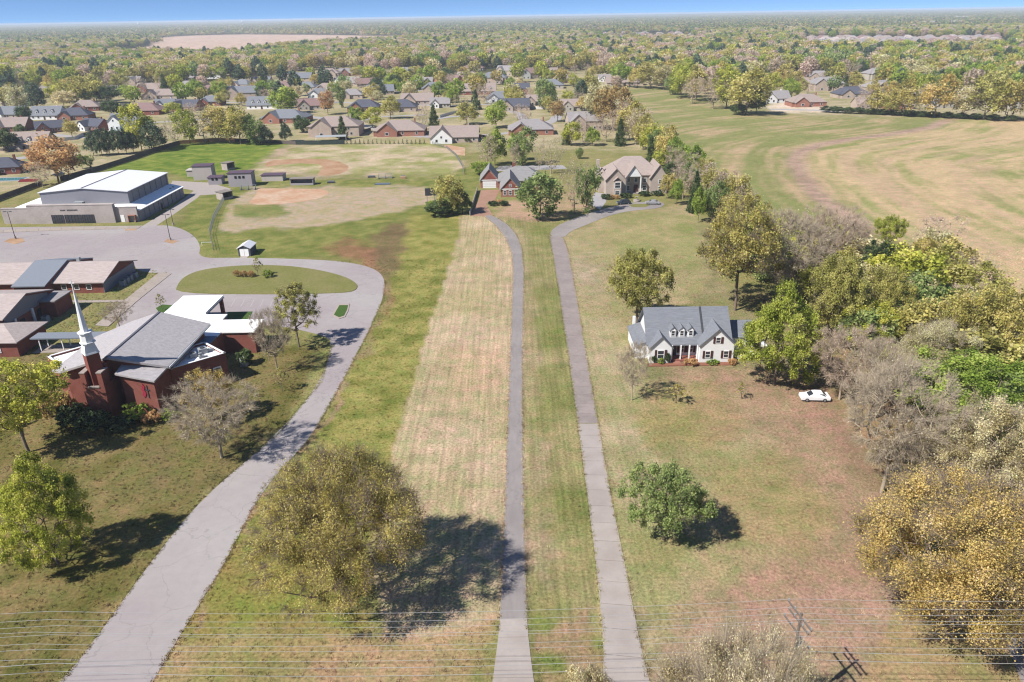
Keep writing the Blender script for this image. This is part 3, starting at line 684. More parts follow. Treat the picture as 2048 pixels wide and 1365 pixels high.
    frustum(sp, cx, c2, 1.18, 1.18, 13.5, 13.68, 8); frustum(sp, cx, c2, .95, .88, 13.68, 15.2, 8); frustum(sp, cx, c2, 1.12, 1.12, 15.2, 15.4, 8)
    st = sp.build('steeple', M_WHITE, T)
    frustum(MB(), cx, c2, .6, .05, 15.4, 22.8, 8).build('spire', M_WHITE, st)
    cr = MB(); cr.box(cx - .05, c2 - .05, 22.7, cx + .05, c2 + .05, 24.1); cr.box(cx - .42, c2 - .05, 23.4, cx + .42, c2 + .05, 23.52); cr.build('cross', M_WHITE, st)
    # flame and cross emblem on the front wall
    em = thing_part(T)
    wallpt = lambda t, z, off: (-64.2 + 5.6 * t + off * -.14, 107.4 - .8 * t - off, z)
    fl = []
    for t, z in [(.60, 3.3), (.66, 3.5), (.70, 4.1), (.66, 4.7), (.69, 5.3), (.63, 5.9), (.60, 5.2), (.57, 4.7), (.60, 4.2), (.57, 3.8)]: fl.append((t, z))
    v = [wallpt(t, z, .10) for t, z in fl] + [wallpt(t, z, -.02) for t, z in fl]; n = len(fl)
    MB().add(v, [tuple(range(n)), tuple(range(2 * n - 1, n - 1, -1))] + [(i, n + i, n + (i + 1) % n, (i + 1) % n) for i in range(n)]).build('flame_emblem', M_RED, T)
    c = MB()
    for (t0, z0, t1_, z1) in [(.745, 3.2, .765, 5.6), (.70, 4.6, .82, 4.8)]:
        v = [wallpt(t0, z0, .1), wallpt(t1_, z0, .1), wallpt(t1_, z1, .1), wallpt(t0, z1, .1), wallpt(t0, z0, -.02), wallpt(t1_, z0, -.02), wallpt(t1_, z1, -.02), wallpt(t0, z1, -.02)]
        c.add(v, [(0, 1, 2, 3), (7, 6, 5, 4), (0, 4, 5, 1), (1, 5, 6, 2), (2, 6, 7, 3), (3, 7, 4, 0)])
    c.build('cross_emblem', M_DARKST, T)
    # wings with flat white roofs behind parapets
    def wing(pts, zt, name):
        w = MB().prism(pts, 0, zt - .4)
        for i in range(len(pts)): strip_wall(w, pts[i], pts[(i + 1) % len(pts)], zt - .42, zt, .28)
        wo = w.build('wing_wall', M_BRICK, T)
        q = np.array(pts); cc = q.mean(0); inn = [tuple(p + (cc - p) / np.hypot(*(cc - p)) * .5) for p in q]
        MB().prism(inn, zt - .45, zt - .33).build('flat_roof', M_WROOF, wo)
        k = MB()
        for i in range(len(pts)): strip_wall(k, pts[i] + (q[i] - cc) / np.hypot(*(q[i] - cc)) * .06, pts[(i + 1) % len(pts)] + (q[(i + 1) % len(q)] - cc) / np.hypot(*(q[(i + 1) % len(q)] - cc)) * .06, zt, zt + .08, .4)
        k.build('parapet_cap', M_TRIM, wo)
        return wo
    wing([(-58.5, 112.4), (-51.2, 118.7), (-56.8, 123.7), (-58.4, 122.4)], 5.7, 'r')
    wing([(-77.0, 113.2), (-77.0, 122.6), (-79.3, 123.4), (-83.4, 119.2)], 5.4, 'l')
    bp = [(-56.2, 131), (-50.3, 131), (-50.3, 136.8), (-58.8, 136.8), (-58.8, 140), (-70, 140), (-70, 128.1), (-56.2, 128.1)]
    b = MB().prism(bp, 0, 4.45).build('rear_block', M_BRICK, T)
    MB().prism([(-56.5, 130.7), (-50.0, 130.7), (-50.0, 137.1), (-58.5, 137.1), (-58.5, 140.2), (-70.2, 140.2), (-70.2, 127.9), (-56.5, 127.9)], 4.45, 4.68).build('flat_roof', M_WROOF, b)
    MB().box(-58.6, 122.6, 0, -56.2, 128.0, 5.0).build('link_wall', M_BRICK, T)
    MB().box(-58.4, 122.8, 5.0, -56.1, 127.8, 5.15).build('link_roof', mat('blue_grey_flashing', C(150, 165, 190)), T)
    # windows on the turned wing
    for f in (.27, .8):
        window(T, -58.5 + 7.3 * f + .02, 112.4 + 6.3 * f - .02, 1.1, 1.45, 2.5, math.atan2(6.3, 7.3))
    for x in (-53.9, -52): pass
    # rooftop plant
    for i, (x, y, s) in enumerate([(-56.7, 117.9, 1.0), (-55.6, 119.6, 1.2), (-55.0, 117.4, .7)]):
        u = thing('rooftop_unit', ['white rooftop air unit nearest the church eave', 'largest white rooftop air unit on the church wing', 'small low rooftop unit near the parapet of the church wing'][i], 'air unit', (x, y, 5.38), .6, 'rooftop units on the church wing')
        MB().box(-s * .6, -s * .5, 0, s * .6, s * .5, s * .8).build('casing', M_AC, u, local=True)
        MB().cyl((0, 0, s * .8), (0, 0, s * .92), s * .32, n=12).build('fan', M_DARKST, u, local=True)
        MB().box(s * .6, -s * .2, .1, s * 1.5, s * .2, s * .45).build('duct', M_AC, u, local=True)
    # entrance canopy on brick pillars
    cn = MB().box(-71.7, 140.4, 4.5, -63, 150.6, 5.05).build('entrance_canopy', M_WROOF, T)
    MB().box(-71.8, 140.3, 4.42, -62.9, 150.7, 4.52).build('canopy_fascia', mat('grey_fascia', C(140, 140, 146)), cn)
    for x in (-71.2, -63.5):
        for y in (141.0, 150.1): MB().box(x - .35, y - .35, 0, x + .35, y + .35, 4.42).build('pillar', M_BRICK, cn)
    return T
def thing_part(T): return T
church()

# ------------------------------------------------------------------ church halls
def halls():
    T = thing('classroom_hall', 'long brick classroom hall with pale pink roof between church and car park', 'hall', (-120, 175, 0))
    w = MB().gwall(-190, -98.6, 167.4, 183.6, 0, 2.9, 2.3, 0); wo = w.build('wall', M_BRICK, T)
    MB().prism([(-98.58, 167.4), (-98.5, 167.4), (-98.5, 183.6), (-98.58, 183.6)], 0, 2.7).build('end_panel', M_METAL, T)
    r = MB().gable(-190, -98.5, 167.4, 183.6, 2.9, 2.35, 0, oh=.7).build('roof', M_PROOF, T)
    s = MB(); s.slab([(-118.5, 164.2, 3.1), (-110.5, 164.2, 3.1), (-110.5, 175.4, 6.05), (-118.5, 175.4, 6.05)], .25); s.slab([(-118.5, 175.4, 6.05), (-110.5, 175.4, 6.05), (-110.5, 186.5, 3.1), (-118.5, 186.5, 3.1)], .25)
    s.build('cross_roof', mat('grey_metal_deck', C(160, 168, 180), var=.06, scale=2), T)
    k = MB()
    for x in (-118.4, -110.8):
        k.extr([(164.5, 0), (186.2, 0), (186.2, 2.9), (175.4, 5.75), (164.5, 2.9)], 0, x, x + .3)
    k.build('porch_wall', M_BRICK, T)
    for i, x in enumerate(range(-108, -99, 3)): window(T, x, 167.36, .9, 1.3, 1.4)
    MB().box(-109, 176.5, 5.2, -108.2, 177.3, 6.2).build('roof_vent', M_AC, T)
    T = thing('fellowship_hall', 'tall gabled brick hall with tan roof at the left edge behind the steeple', 'hall', (-115, 148, 0))
    MB().gwall(-150, -104.8, 139.6, 156.4, 0, 4.7, 2.2, 0).build('wall', M_BRICK, T)
    MB().extr([(140.2, 3.0), (155.8, 3.0), (155.8, 4.5), (148, 6.5), (140.2, 4.5)], 0, -104.78, -104.7).build('gable_panel', M_METAL, T)
    MB().gable(-150, -104.6, 139.4, 156.6, 4.7, 2.25, 0, oh=.6).build('roof', M_PROOF, T)
    for y in (143.2, 149.2, 153.8): MB().box(-104.75, y - .3, 0, -104.45, y + .3, 3.2).build('pilaster', M_TRIM, T)
    for y in (145.5, 151.5): MB().box(-104.75, y - .7, 0, -104.6, y + .7, 2.3).build('door', M_GLASS, T)
    a = MB().box(-104.6, 152, 0, -101.2, 158.4, 3.6).build('annex', M_BRICK, T)
    MB().box(-104.9, 151.7, 3.6, -100.9, 158.7, 3.85).build('annex_roof', M_GROOF, T)
    T = thing('parsonage_hall', 'low hip-roofed brick hall nearest the covered walkway at left edge', 'hall', (-110, 136, 0))
    MB().box(-132, 131, 0, -97, 140.6, 3.1).build('wall', M_BRICK, T)
    MB().hip(-132, -97, 131, 140.6, 3.1, 1.7, oh=.6).build('roof', M_PROOF, T)
    window(T, -101, 130.96, .9, 1.4, 1.4)
    T = thing('covered_walkway', 'flat grey covered walkway joining the church and the brick hall', 'walkway', (-86, 134.5, 0))
    MB().box(-95.5, 133, 2.75, -77.4, 136, 3.0).build('canopy', mat('grey_metal_deck', C(160, 168, 180)), T)
    for x in (-94, -89.5, -85, -80.5):
        for y in (133.3, 135.7): MB().box(x - .08, y - .08, 0, x + .08, y + .08, 2.75).build('post', M_TRIM, T)
    MB().box(-95.5, 132.6, 0, -77.4, 136.4, .1).build('paving', M_WALK, T)
    # heat pumps in the shade of the halls
    for i, (x, y, lab) in enumerate([(-96.6, 172.6, 'front'), (-96.6, 174.6, 'second'), (-96.7, 176.6, 'third'), (-96.5, 178.8, 'rearmost'), (-102.4, 149.4, 'hall')]):
        l = 'grey air unit standing in shade beside the tall fellowship hall' if lab == 'hall' else '%s of the four air units in the shade of the classroom hall' % lab
        u = thing('air_unit', l, 'air unit', (x, y, 0), 0, 'air units by the halls')
        MB().box(-.6, -.6, .1, .6, .6, 1.25).build('casing', M_AC, u, local=True)
        MB().cyl((0, 0, 1.25), (0, 0, 1.36), .42, n=10).build('fan', M_DARKST, u, local=True)
        MB().box(-.75, -.75, 0, .75, .75, .1).build('pad', M_CONC, u, local=True)
    u = thing('gas_tank', 'pale tank standing between the church wing and round shrub', 'tank', (-50.9, 125.4, 0))
    MB().cyl((0, 0, .25), (0, 0, 1.7), .75, n=14).build('drum', M_AC, u, local=True, smooth=False)
    MB().cyl((0, 0, 1.7), (0, 0, 1.95), .75, .3, n=14).build('dome', M_AC, u, local=True); MB().box(-.7, -.7, 0, .7, .7, .26).build('pad', M_CONC, u, local=True)
halls()

# ------------------------------------------------------------------ gymnasium
def gym():
    T = thing('gymnasium', 'large grey metal gymnasium with white roofs and block front beyond the car park', 'gymnasium', (-143, 252, 0))
    X0, X1, Y0, Y1 = -165.4, -121.3, 236.5, 272
    w = MB().prism([(X0, Y0), (X1, Y0), (X1, Y1), (X0, Y1)], 0, [3.5] * 4).build('lower_wall', M_METAL, T)
    r = MB()
    r.slab([(X0 - .3, Y0, 3.72), (-154.5, Y0, 4.9), (-154.5, Y1 + .3, 4.9), (X0 - .3, Y1 + .3, 3.72)], .2)
    r.slab([(-126, Y0, 4.9), (X1 + .3, Y0, 3.72), (X1 + .3, Y1 + .3, 3.72), (-126, Y1 + .3, 4.9)], .2)
    r.slab([(-154.4, Y0, 4.5), (-126.1, Y0, 4.5), (-126.1, 242, 4.9), (-154.4, 242, 4.9)], .2)
    r.build('lower_roof', M_WROOF, T)
    u = MB().extr([(-155, 3), (-126, 3), (-126, 8.9), (-140.5, 10.15), (-155, 8.9)], 1, 240.9, 271.6).build('hall_wall', M_METAL, T)
    h = MB(); h.slab([(-155.4, 240.5, 9.05), (-140.5, 240.5, 10.36), (-140.5, 272, 10.36), (-155.4, 272, 9.05)], .2); h.slab([(-140.5, 240.5, 10.36), (-125.6, 240.5, 9.05), (-125.6, 272, 9.05), (-140.5, 272, 10.36)], .2)
    ho = h.build('hall_roof', M_MROOF, T)
    MB().box(-140.75, 240.45, 10.37, -140.25, 272.05, 10.45).build('ridge_cap', mat('ridge_grey', C(126, 124, 134)), ho)
    # wall ribs that divide the metal sides into bays
    for y in np.arange(244, 271.5, 4.4): MB().box(-126.02, y - .12, 4.6, -125.82, y + .12, 8.85).build('wall_rib', M_METAL, T)
    for y in np.arange(240, 271.5, 3.6): MB().box(X1 - .02, y - .12, 0, X1 + .18, y + .12, 3.45).build('wall_rib', M_METAL, T)
    # front screen of block
    f = MB().box(X0 - .2, Y0 - .9, 0, -156.6, Y0 + .1, 5.0); f.box(-156.6, Y0 - 1.6, 0, -128.8, Y0 + .1, 6.0); f.box(-128.8, Y0 - .7, 0, X1 - .4, Y0 + .1, 4.8)
    fo = f.build('front_wall', M_BLOCK, T)
    for q in ((X0 - .3, Y0 - 1, 5.0, -156.7, Y0 + .2, 5.12), (-156.7, Y0 - 1.7, 6.0, -128.7, Y0 + .2, 6.14), (-128.7, Y0 - .8, 4.8, X1 - .3, Y0 + .2, 4.92)): MB().box(*q).build('coping', M_BLOCK, fo)
    for x0, x1 in ((-149.2, -145.4), (-144.9, -139.7), (-139.3, -135.5)):
        d = MB().box(x0, Y0 - 1.68, .1, x1, Y0 - 1.55, 2.9).build('glazed_screen', M_GLASS, fo)
        n = 5
        for i in range(n + 1):
            x = x0 + (x1 - x0) * i / n
            MB().box(x - .05, Y0 - 1.75, .1, x + .05, Y0 - 1.6, 2.9).build('mullion', M_DARKST, d)
    # small dark lettering, too fine to read, over the doors
    for i in range(13):
        if i == 4: continue
        x = -145.9 + i * .44; MB().box(x, Y0 - 1.66, 4.2, x + .28, Y0 - 1.6, 4.62).build('letter', M_DARKST, fo)
    MB().box(-127.3, Y0 - .78, 0, -126.1, Y0 - .68, 2.3).build('door', M_TRIM, fo)
    fr = MB(); fr.box(-124.6, Y0 - 1.6, 0, -124.45, Y0 - .7, 2.2); fr.box(-122.4, Y0 - 1.6, 0, -122.25, Y0 - .7, 2.2); fr.box(-124.6, Y0 - 1.6, 2.2, -122.25, Y0 - .7, 2.35); fr.build('porch_frame', M_BRICK2, fo)
    MB().box(X1 + .0, 252.3, 0, X1 + .1, 253.5, 2.2).build('side_door', M_BLACK, T)
    for i, (y) in enumerate((266, 268.5)): MB().box(-123.6, y, 4.0, -123.0, y + .5, 4.6).build('roof_vent', M_AC, T)
    u = thing('rooftop_unit', 'big box air unit on the gymnasium roof behind the block front', 'air unit', (-141.2, 238.4, 4.55))
    MB().box(-1.5, -.9, 0, 1.5, .9, 1.8).build('casing', M_AC, u, local=True); MB().box(-1.2, -.94, .4, 1.2, -.9, 1.4).build('grille', mat('pale_grille', C(178, 186, 188)), u, local=True)
    MB().box(1.5, -.6, .2, 2.1, .6, 1.2).build('duct', M_AC, u, local=True)
gym()

# ------------------------------------------------------------------ ball park buildings
def shed_box(name, label, cat, px, py, w, d, h, wall, roof, slope=.0, oh=.25, rz=0, group=None, front_open=False, win=0):
    b = G(px, py)
    T = thing(name, label, cat, (b[0], b[1], 0), rz, group)
    if front_open:
        m = MB(); m.box(-w / 2, d - .2, 0, w / 2, d, h); m.box(-w / 2, 0, 0, -w / 2 + .2, d - .2, h); m.box(w / 2 - .2, 0, 0, w / 2, d - .2, h); m.box(-w / 2 + .2, 0, 0, w / 2 - .2, .15, .8)
        m.build('wall', wall, T, local=True)
        MB().box(-w / 2 + .3, d - .8, .4, w / 2 - .3, d - .4, .48).build('bench', M_WOOD2, T, local=True)
    else: MB().prism([(-w / 2, 0), (w / 2, 0), (w / 2, d), (-w / 2, d)], 0, [h, h, h + slope * d, h + slope * d]).build('wall', wall, T, local=True)
    MB().slab([(-w / 2 - oh, -oh, h + .22 - slope * oh), (w / 2 + oh, -oh, h + .22 - slope * oh), (w / 2 + oh, d + oh, h + .22 + slope * (d + oh)), (-w / 2 - oh, d + oh, h + .22 + slope * (d + oh))], .18).build('roof', roof, T, local=True)
    for i in range(win):
        x = (i - (win - 1) / 2) * 1.5; MB().box(x - .45, -.06, h * .62, x + .45, .02, h * .62 + 1).build('window', M_BLACK, T, local=True)
    return T
M_TANW = mat('tan_metal_wall', C(236, 226, 220), var=.07, scale=2, stretch=(3, 3, .1)); M_GRYW = mat('grey_metal_wall', C(206, 200, 206), var=.07, scale=2, stretch=(3, 3, .1))
shed_box('concession_stand', 'two-storey pale concession block with purple roof nearest the gymnasium', 'building', 407, 361, 7.5, 6, 5.6, M_TANW, M_PURPLE, rz=.12)
shed_box('snack_hut', 'low purple-roofed lean-to at the front of the pale concession block', 'building', 431, 370, 5.2, 5, 2.7, M_GRYW, M_PURPLE, rz=.12, win=2)
shed_box('store_hut', 'small low pale hut on the left of the two-storey concession block', 'building', 382, 354, 3.0, 5, 2.5, M_TANW, M_TANW, rz=.12)
shed_box('press_box', 'tall grey press box with three dark windows behind the near home plate', 'building', 482, 374, 9.0, 5.5, 5.2, M_GRYW, M_PURPLE, rz=.06, win=3)
shed_box('equipment_hut', 'low pale hut with purple roof right of the grey press box', 'building', 545, 363, 8.6, 5, 2.3, M_TANW, M_PURPLE)
shed_box('dugout', 'dark open-fronted dugout right of the purple-roofed hut', 'dugout', 604, 371, 9.0, 3.2, 2.4, M_GRYW, mat('flat_tan_roof', C(170, 160, 150)), front_open=True, group='dugouts of the ball park')
shed_box('dugout', 'small dugout below the grey press box by the wire fence', 'dugout', 457, 399, 4.2, 4, 2.6, M_BLOCK, mat('flat_tan_roof', C(170, 160, 150)), front_open=True, rz=R_(55), group='dugouts of the ball park')
shed_box('dugout', 'small dugout tucked behind the grey press box', 'dugout', 463, 340, 4.2, 3.5, 3.0, M_BLOCK, mat('flat_tan_roof', C(170, 160, 150)), front_open=True, rz=R_(60), group='dugouts of the ball park')
def garden_shed():
    b = G(490, 513)
    T = thing('garden_shed', 'small grey gable-roofed shed with white doors beside the loop drive', 'shed', (b[0], b[1], 0))
    MB().gwall(-1.7, 1.7, 0, 5.0, 0, 2.3, .8, 1).build('wall', mat('grey_shed_wall', C(104, 108, 116), var=.1), T, local=True)
    MB().gable(-1.7, 1.7, 0, 5.0, 2.3, .82, 1, oh=.25, t=.14).build('roof', M_MROOF, T, local=True)
    for x in (-.62, .62): MB().box(x - .58, -.07, .1, x + .58, .0, 2.05).build('door', M_TRIM, T, local=True)
    MB().prism([(-1, -1.8), (1, -1.8), (1.1, 0), (-1.1, 0)], 0, [.02, .02, .12, .12]).build('ramp', M_CONC, T, local=True)
garden_shed()
def bleacher(px, py, label, w=6):
    b = G(px, py); T = thing('bleacher', label, 'bleacher', (b[0], b[1], 0), .05, 'bleachers of the ball park')
    for i in range(4): MB().box(-w / 2, i * .7, .4 + i * .4, w / 2, i * .7 + .3, .46 + i * .4).build('seat', M_STEEL, T, local=True)
    for x in (-w / 2 + .3, 0, w / 2 - .3): MB().extr([(0, 0), (2.4, 0), (2.4, 1.6), (0, .4)], 0, x - .04, x + .04).build('frame', M_STEEL, T, local=True)
bleacher(495, 381, 'metal bleacher in front of the grey press box'); bleacher(770, 358, 'metal bleacher out beyond the second base line')
def equip(px, py, label, m, w, d, h):
    b = G(px, py); T = thing('field_equipment', label, 'equipment', (b[0], b[1], 0), .05, 'gear lying between the two ball fields')
    MB().box(-w / 2, 0, .0, w / 2, d, h).build('bed', m, T, local=True); MB().box(-w / 2 + .2, d, 0, w / 2 - .2, d + .3, h * 1.5).build('rail', M_STEEL, T, local=True)
equip(743, 356, 'dark flat gear left of the far bleacher', M_DARKST, 3, 1, .5); equip(806, 358, 'orange clay roller beside the far bleacher', M_SOILD, 2.2, 1.2, .8); equip(765, 370, 'blue tarp folded on the grass below the far bleacher', mat('blue_tarp', C(110, 130, 160)), 6, 1.2, .3); equip(662, 367, 'short dark bench by the open dugout', M_DARKST, 3, .6, .6)
def scoreboard():
    b = G(862, 404); T = thing('scoreboard', 'dark scoreboard on two posts at the near outfield corner', 'scoreboard', (b[0], b[1], 0), .1)
    for x in (-1.3, 1.3): MB().cyl((x, 0, 0), (x, 0, 4.6), .1).build('post', M_STEEL, T, local=True)
    MB().box(-1.9, -.15, 2.2, 1.9, .15, 4.8).build('panel', mat('dark_panel', C(82, 84, 92)), T, local=True)
scoreboard()

# ------------------------------------------------------------------ fences
def fence(pts, label, m, h=1.9, step=2.6, name='board_fence', group=None, post=True, railonly=False):
    w = [np.array(G(*p)[:2]) for p in pts]
    T = thing(name, label, 'fence', (w[0][0], w[0][1], 0), 0, group)
    me = None
    for a, b in zip(w[:-1], w[1:]):
        L = np.hypot(*(b - a)); n = max(1, int(round(L / step))); ang = math.atan2(b[1] - a[1], b[0] - a[0])
        for i in range(n):
            p = a + (b - a) * i / n - w[0]
            if me is None:
                if railonly:
                    q = MB(); q.box(0, -.03, h - .06, step, .03, h); q.box(0, -.03, h * .5, step, .03, h * .5 + .05); q.box(0, -.03, .1, step, .03, .15)
                    for k in range(9): q.box(k * step / 9, -.015, .1, k * step / 9 + .025, .015, h)
                else: q = MB().box(0.04, -.03, .05, step - .04, .03, h)
                me = q.mesh('panel', m); q2 = MB().box(-.06, -.07, 0, .06, .07, h + .08).mesh('post', m if not railonly else M_STEEL)
            o = link('panel', me, T); o.location = (p[0], p[1], 0); o.rotation_euler = (0, 0, ang); o.scale = (L / n / step, 1, 1)
            if post: o = link('post', q2, T); o.location = (p[0], p[1], 0); o.rotation_euler = (0, 0, ang)
    return T
fence([(-60, 425), (0, 402), (84, 371)], 'dark board fence left of the gymnasium below the red canopy', M_WOOD, 2.0)
fence([(122, 364), (190, 345), (262, 322), (318, 302), (360, 290)], 'long dark board fence running behind the gymnasium to the trees', M_WOOD, 2.2)
fence([(360, 289), (420, 284), (470, 283)], 'orange timber fence under the trees by the bright green outfield', M_WOOD2, 1.9)
fence([(470, 284), (560, 288), (592, 290)], 'dark timber fence under the trees left of the green windscreen', M_WOOD, 1.8)
fence([(592, 290), (640, 290), (690, 289)], 'dark green windscreen fence at the far outfield', M_SCREEN, 2.2, 5)
fence([(865, 289), (893, 297), (912, 313), (925, 335), (928, 352)], 'curved wire fence round the right corner of the far outfield', M_STEEL, 1.4, 3, 'wire_fence', railonly=True)
fence([(448, 402), (428, 440), (420, 470), (428, 505)], 'wire fence along the left side of the near ball field', M_STEEL, 1.8, 3, 'wire_fence', railonly=True)
fence([(112, 284), (150, 280), (168, 272)], 'white vinyl fence round the yard below the red brick gable', M_VINYL, 1.8)
fence([(168, 272), (205, 262), (222, 258)], 'grey fence running from the white vinyl fence to the pool house', M_WOOD, 1.6)
fence([(395, 205), (430, 204), (455, 203)], 'white vinyl fence left of the row of slate houses', M_VINYL, 1.8)
fence([(210, 215), (250, 212)], 'white vinyl fence behind the maroon-roofed house', M_VINYL, 1.9)
fence([(1035, 216), (1075, 219), (1112, 219)], 'white vinyl fence behind the big grey hip roof', M_VINYL, 1.9)
fence([(880, 236), (900, 230), (935, 222)], 'white vinyl fence slanting beside the brown house with white gable', M_VINYL, 1.8)
fence([(672, 276), (720, 268), (742, 262)], 'dark board fence right of the brown two-storey house', M_WOOD, 1.8)
fence([(1660, 222), (1760, 228), (1860, 234), (1990, 239)], 'timber fence along the far edge of the crop field', M_WOOD, 1.8)
fence([(940, 272), (985, 280), (1010, 284)], 'timber fence behind the pair of green trees', M_WOOD, 1.7)
fence([(0, 302), (60, 306)], 'low dark fence below the house with brown dormers', M_WOOD, 1.3)

# ------------------------------------------------------------------ poles and wires
def lamp_post(px, py, top, label):
    b = G(px, py); h = top_h(b, top)
    T = thing('lamp_post', label, 'lamp post', (b[0], b[1], 0), 0, 'lamp posts of the car park')
    MB().cyl((0, 0, 0), (0, 0, .8), .32, n=10).build('footing', M_CONC, T, local=True)
    MB().cyl((0, 0, .8), (0, 0, h), .11, .07).build('mast', M_DARKST, T, local=True)
    MB().box(-.9, -.06, h - .05, .9, .06, h + .05).build('arm', M_DARKST, T, local=True)
    for x in (-.9, .9): MB().box(x - .3, -.2, h - .02, x + .3, .2, h + .12).build('lamp_head', M_DARKST, T, local=True)
lamp_post(31, 478, 424, 'dark lamp post on a clay patch at the left of the car park')
lamp_post(341, 481, 430, 'dark lamp post standing on the right of the car park')
lamp_post(347, 451, 420, 'short dark lamp post on the grass edge right of the gymnasium')
def goal(px, py):
    b = G(px, py); T = thing('pipe_gate', 'white pipe gate on the grass left of the grey shed', 'gate', (b[0], b[1], 0))
    for x in (-3, 0): MB().cyl((x, 0, 0), (x, 0, 1.2), .06).build('post', M_TRIM, T, local=True)
    MB().cyl((-3, 0, 1.1), (0, 0, 1.1), .05).build('rail', M_TRIM, T, local=True)
goal(425, 492)
def utility():
    poles = []
    for i, (x, y, lab) in enumerate([(24.3, 47.3, 'weathered utility pole with three crossarms at the bottom right edge'), ]):
        T = thing('utility_pole', lab, 'utility pole', (x, y, 0), .2)
        MB().cyl((0, 0, 0), (0, 0, 13.1), .17, .11, n=10).build('mast', M_POLE, T, local=True)
        for z, L in ((12.85, 1.8), (12.2, 1.5), (11.0, 2.0)):
            a = MB().box(-.2, -L, z - .07, -.09, L, z + .07).build('crossarm', M_POLE, T, local=True)
            for yy in (-L + .1, -L * .4, L * .4, L - .1): MB().cyl((-.145, yy, z + .07), (-.145, yy, z + .3), .05, .07, n=6).build('insulator', M_AC, a, local=True)
        MB().cyl((.38, .1, 8.7), (.38, .1, 9.7), .24, n=12).build('transformer', M_AC, T, local=True)
        MB().box(.1, -.25, 9.9, .2, .25, 10.5).build('cutout', M_STEEL, T, local=True)
    spec = [(1.65, 13.1), (-.7, 13.1), (1.35, 12.45), (-1.35, 12.45), (1.85, 11.25), (.8, 11.25), (-.8, 11.25), (-1.85, 11.25), (.15, 8.6), (-.2, 8.0)]
    order = ['topmost', 'second', 'third', 'fourth', 'fifth', 'sixth', 'seventh', 'eighth', 'ninth', 'lowest']
    PX = [24.3 - 130, 24.3 - 65, 24.3, 24.3 + 58, 24.3 + 115]
    srt = sorted(range(len(spec)), key=lambda i: -(spec[i][1] + spec[i][0] * .9))
    for rank, i in enumerate(srt):
        dy, z = spec[i]
        rings = []
        for a, b in zip(PX[:-1], PX[1:]):
            n = 14
            for k in range(n):
                t = k / n; sag = 4 * t * (1 - t) * (1.15 if z < 10 else .8) * (b - a) / 60
                rings.append((a + (b - a) * t, 47.3 + dy, z - sag))
        rings.append((PX[-1], 47.3 + dy, z))
        r = .014 if z > 10 else .021
        v = []; f = []
        for k, p in enumerate(rings):
            for q in range(4):
                an = math.pi / 2 * q + .78; v.append((p[0], p[1] + r * math.cos(an), p[2] + r * math.sin(an)))
            if k:
                o = (k - 1) * 4
                for q in range(4): f.append((o + q, o + (q + 1) % 4, o + 4 + (q + 1) % 4, o + 4 + q))
        tag(MB().add(v, f).build('power_line', M_WIRE), '%s of the thin power lines crossing the foreground' % order[rank], 'power line', 'power lines along the road')
utility()

# ------------------------------------------------------------------ cars
def car_meshes(paint, suv):
    L, Wd = 4.7, 1.82
    prof = [(-2.35, .35), (-2.33, .72), (-2.2, .86), (-1.2, .98), (-.45, 1.42), (.1, 1.48), (1.1, 1.46), (1.75, 1.08), (2.25, 1.0), (2.35, .75), (2.34, .35)]
    if suv: prof = [(-2.35, .4), (-2.34, .85), (-2.2, 1.0), (-1.25, 1.1), (-.6, 1.66), (0, 1.72), (1.6, 1.68), (2.15, 1.15), (2.33, 1.05), (2.36, .8), (2.34, .4)]
    body = MB(); n = len(prof); v = []
    for s, ins in ((-1, 1), (1, 1)):
        for x, z in prof:
            tum = 1.0 if z < 1.05 else .80
            v.append((x, s * Wd / 2 * tum, z))
    fs = [(i, (i + 1) % n, n + (i + 1) % n, n + i) for i in range(n)]
    fs += [tuple(range(n - 1, -1, -1)), tuple(range(n, 2 * n))]
    body.add(v, fs)
    bm = body.mesh('body', paint)
    zt, zb = (1.6, 1.14) if suv else (1.38, 1.02)
    g = MB()
    for s in (-1, 1):
        yb, yt = s * (Wd / 2 * .93), s * (Wd / 2 * .815)
        xs = [(-1.05, 1.6, -.55, 1.2)] if not suv else [(-1.05, 1.95, -.6, 1.5)]
        for x0, x1, x2, x3 in xs: g.add([(x0, yb, zb), (x1, yb, zb), (x3, yt, zt), (x2, yt, zt), (x0, yb * .93, zb), (x1, yb * .93, zb), (x3, yt * .93, zt), (x2, yt * .93, zt)], [(0, 1, 2, 3), (7, 6, 5, 4), (0, 4, 5, 1), (1, 5, 6, 2), (2, 6, 7, 3), (3, 7, 4, 0)])
    a, b, c, d = (prof[3], prof[4], prof[6], prof[7])
    for (p, q) in ((a, b), (d, c)):
        dx = -.03 if p[0] < 0 else .03
        g.slab([(p[0] * .97 + dx, -.72, p[1] + .04), (p[0] * .97 + dx, .72, p[1] + .04), (q[0] + dx, .64, q[1] + .0), (q[0] + dx, -.64, q[1] + .0)], .03)
    gm = g.mesh('window_glass', M_GLASS)
    wh = MB().cyl((0, -.11, 0), (0, .11, 0), .33, n=14); wh.cyl((0, -.13, 0), (0, .13, 0), .2, n=10, m=1)
    wm = wh.mesh('wheel', [M_TYRE, M_STEEL])
    lm = MB().box(-.04, -.2, -.08, .04, .2, .08).mesh('headlight', M_TRIM)
    return bm, gm, wm, lm
def car(px, py, rz, paint, suv, label):
    b = G(px, py); T = thing('parked_car', label, 'car', (b[0], b[1], 0.05), rz, 'parked cars')
    bm, gm, wm, lm = car_meshes(paint, suv)
    link('body', bm, T); link('window_glass', gm, T)
    for x in (-1.45, 1.45):
        for y in (-.83, .83): o = link('wheel', wm, T); o.location = (x, y, .33)
    for y in (-.62, .62): o = link('headlight', lm, T); o.location = (-2.33, y, .68)
car(1628, 800, R_(-4), M_CARW, False, 'white car parked by the bare trees on the front lawn')
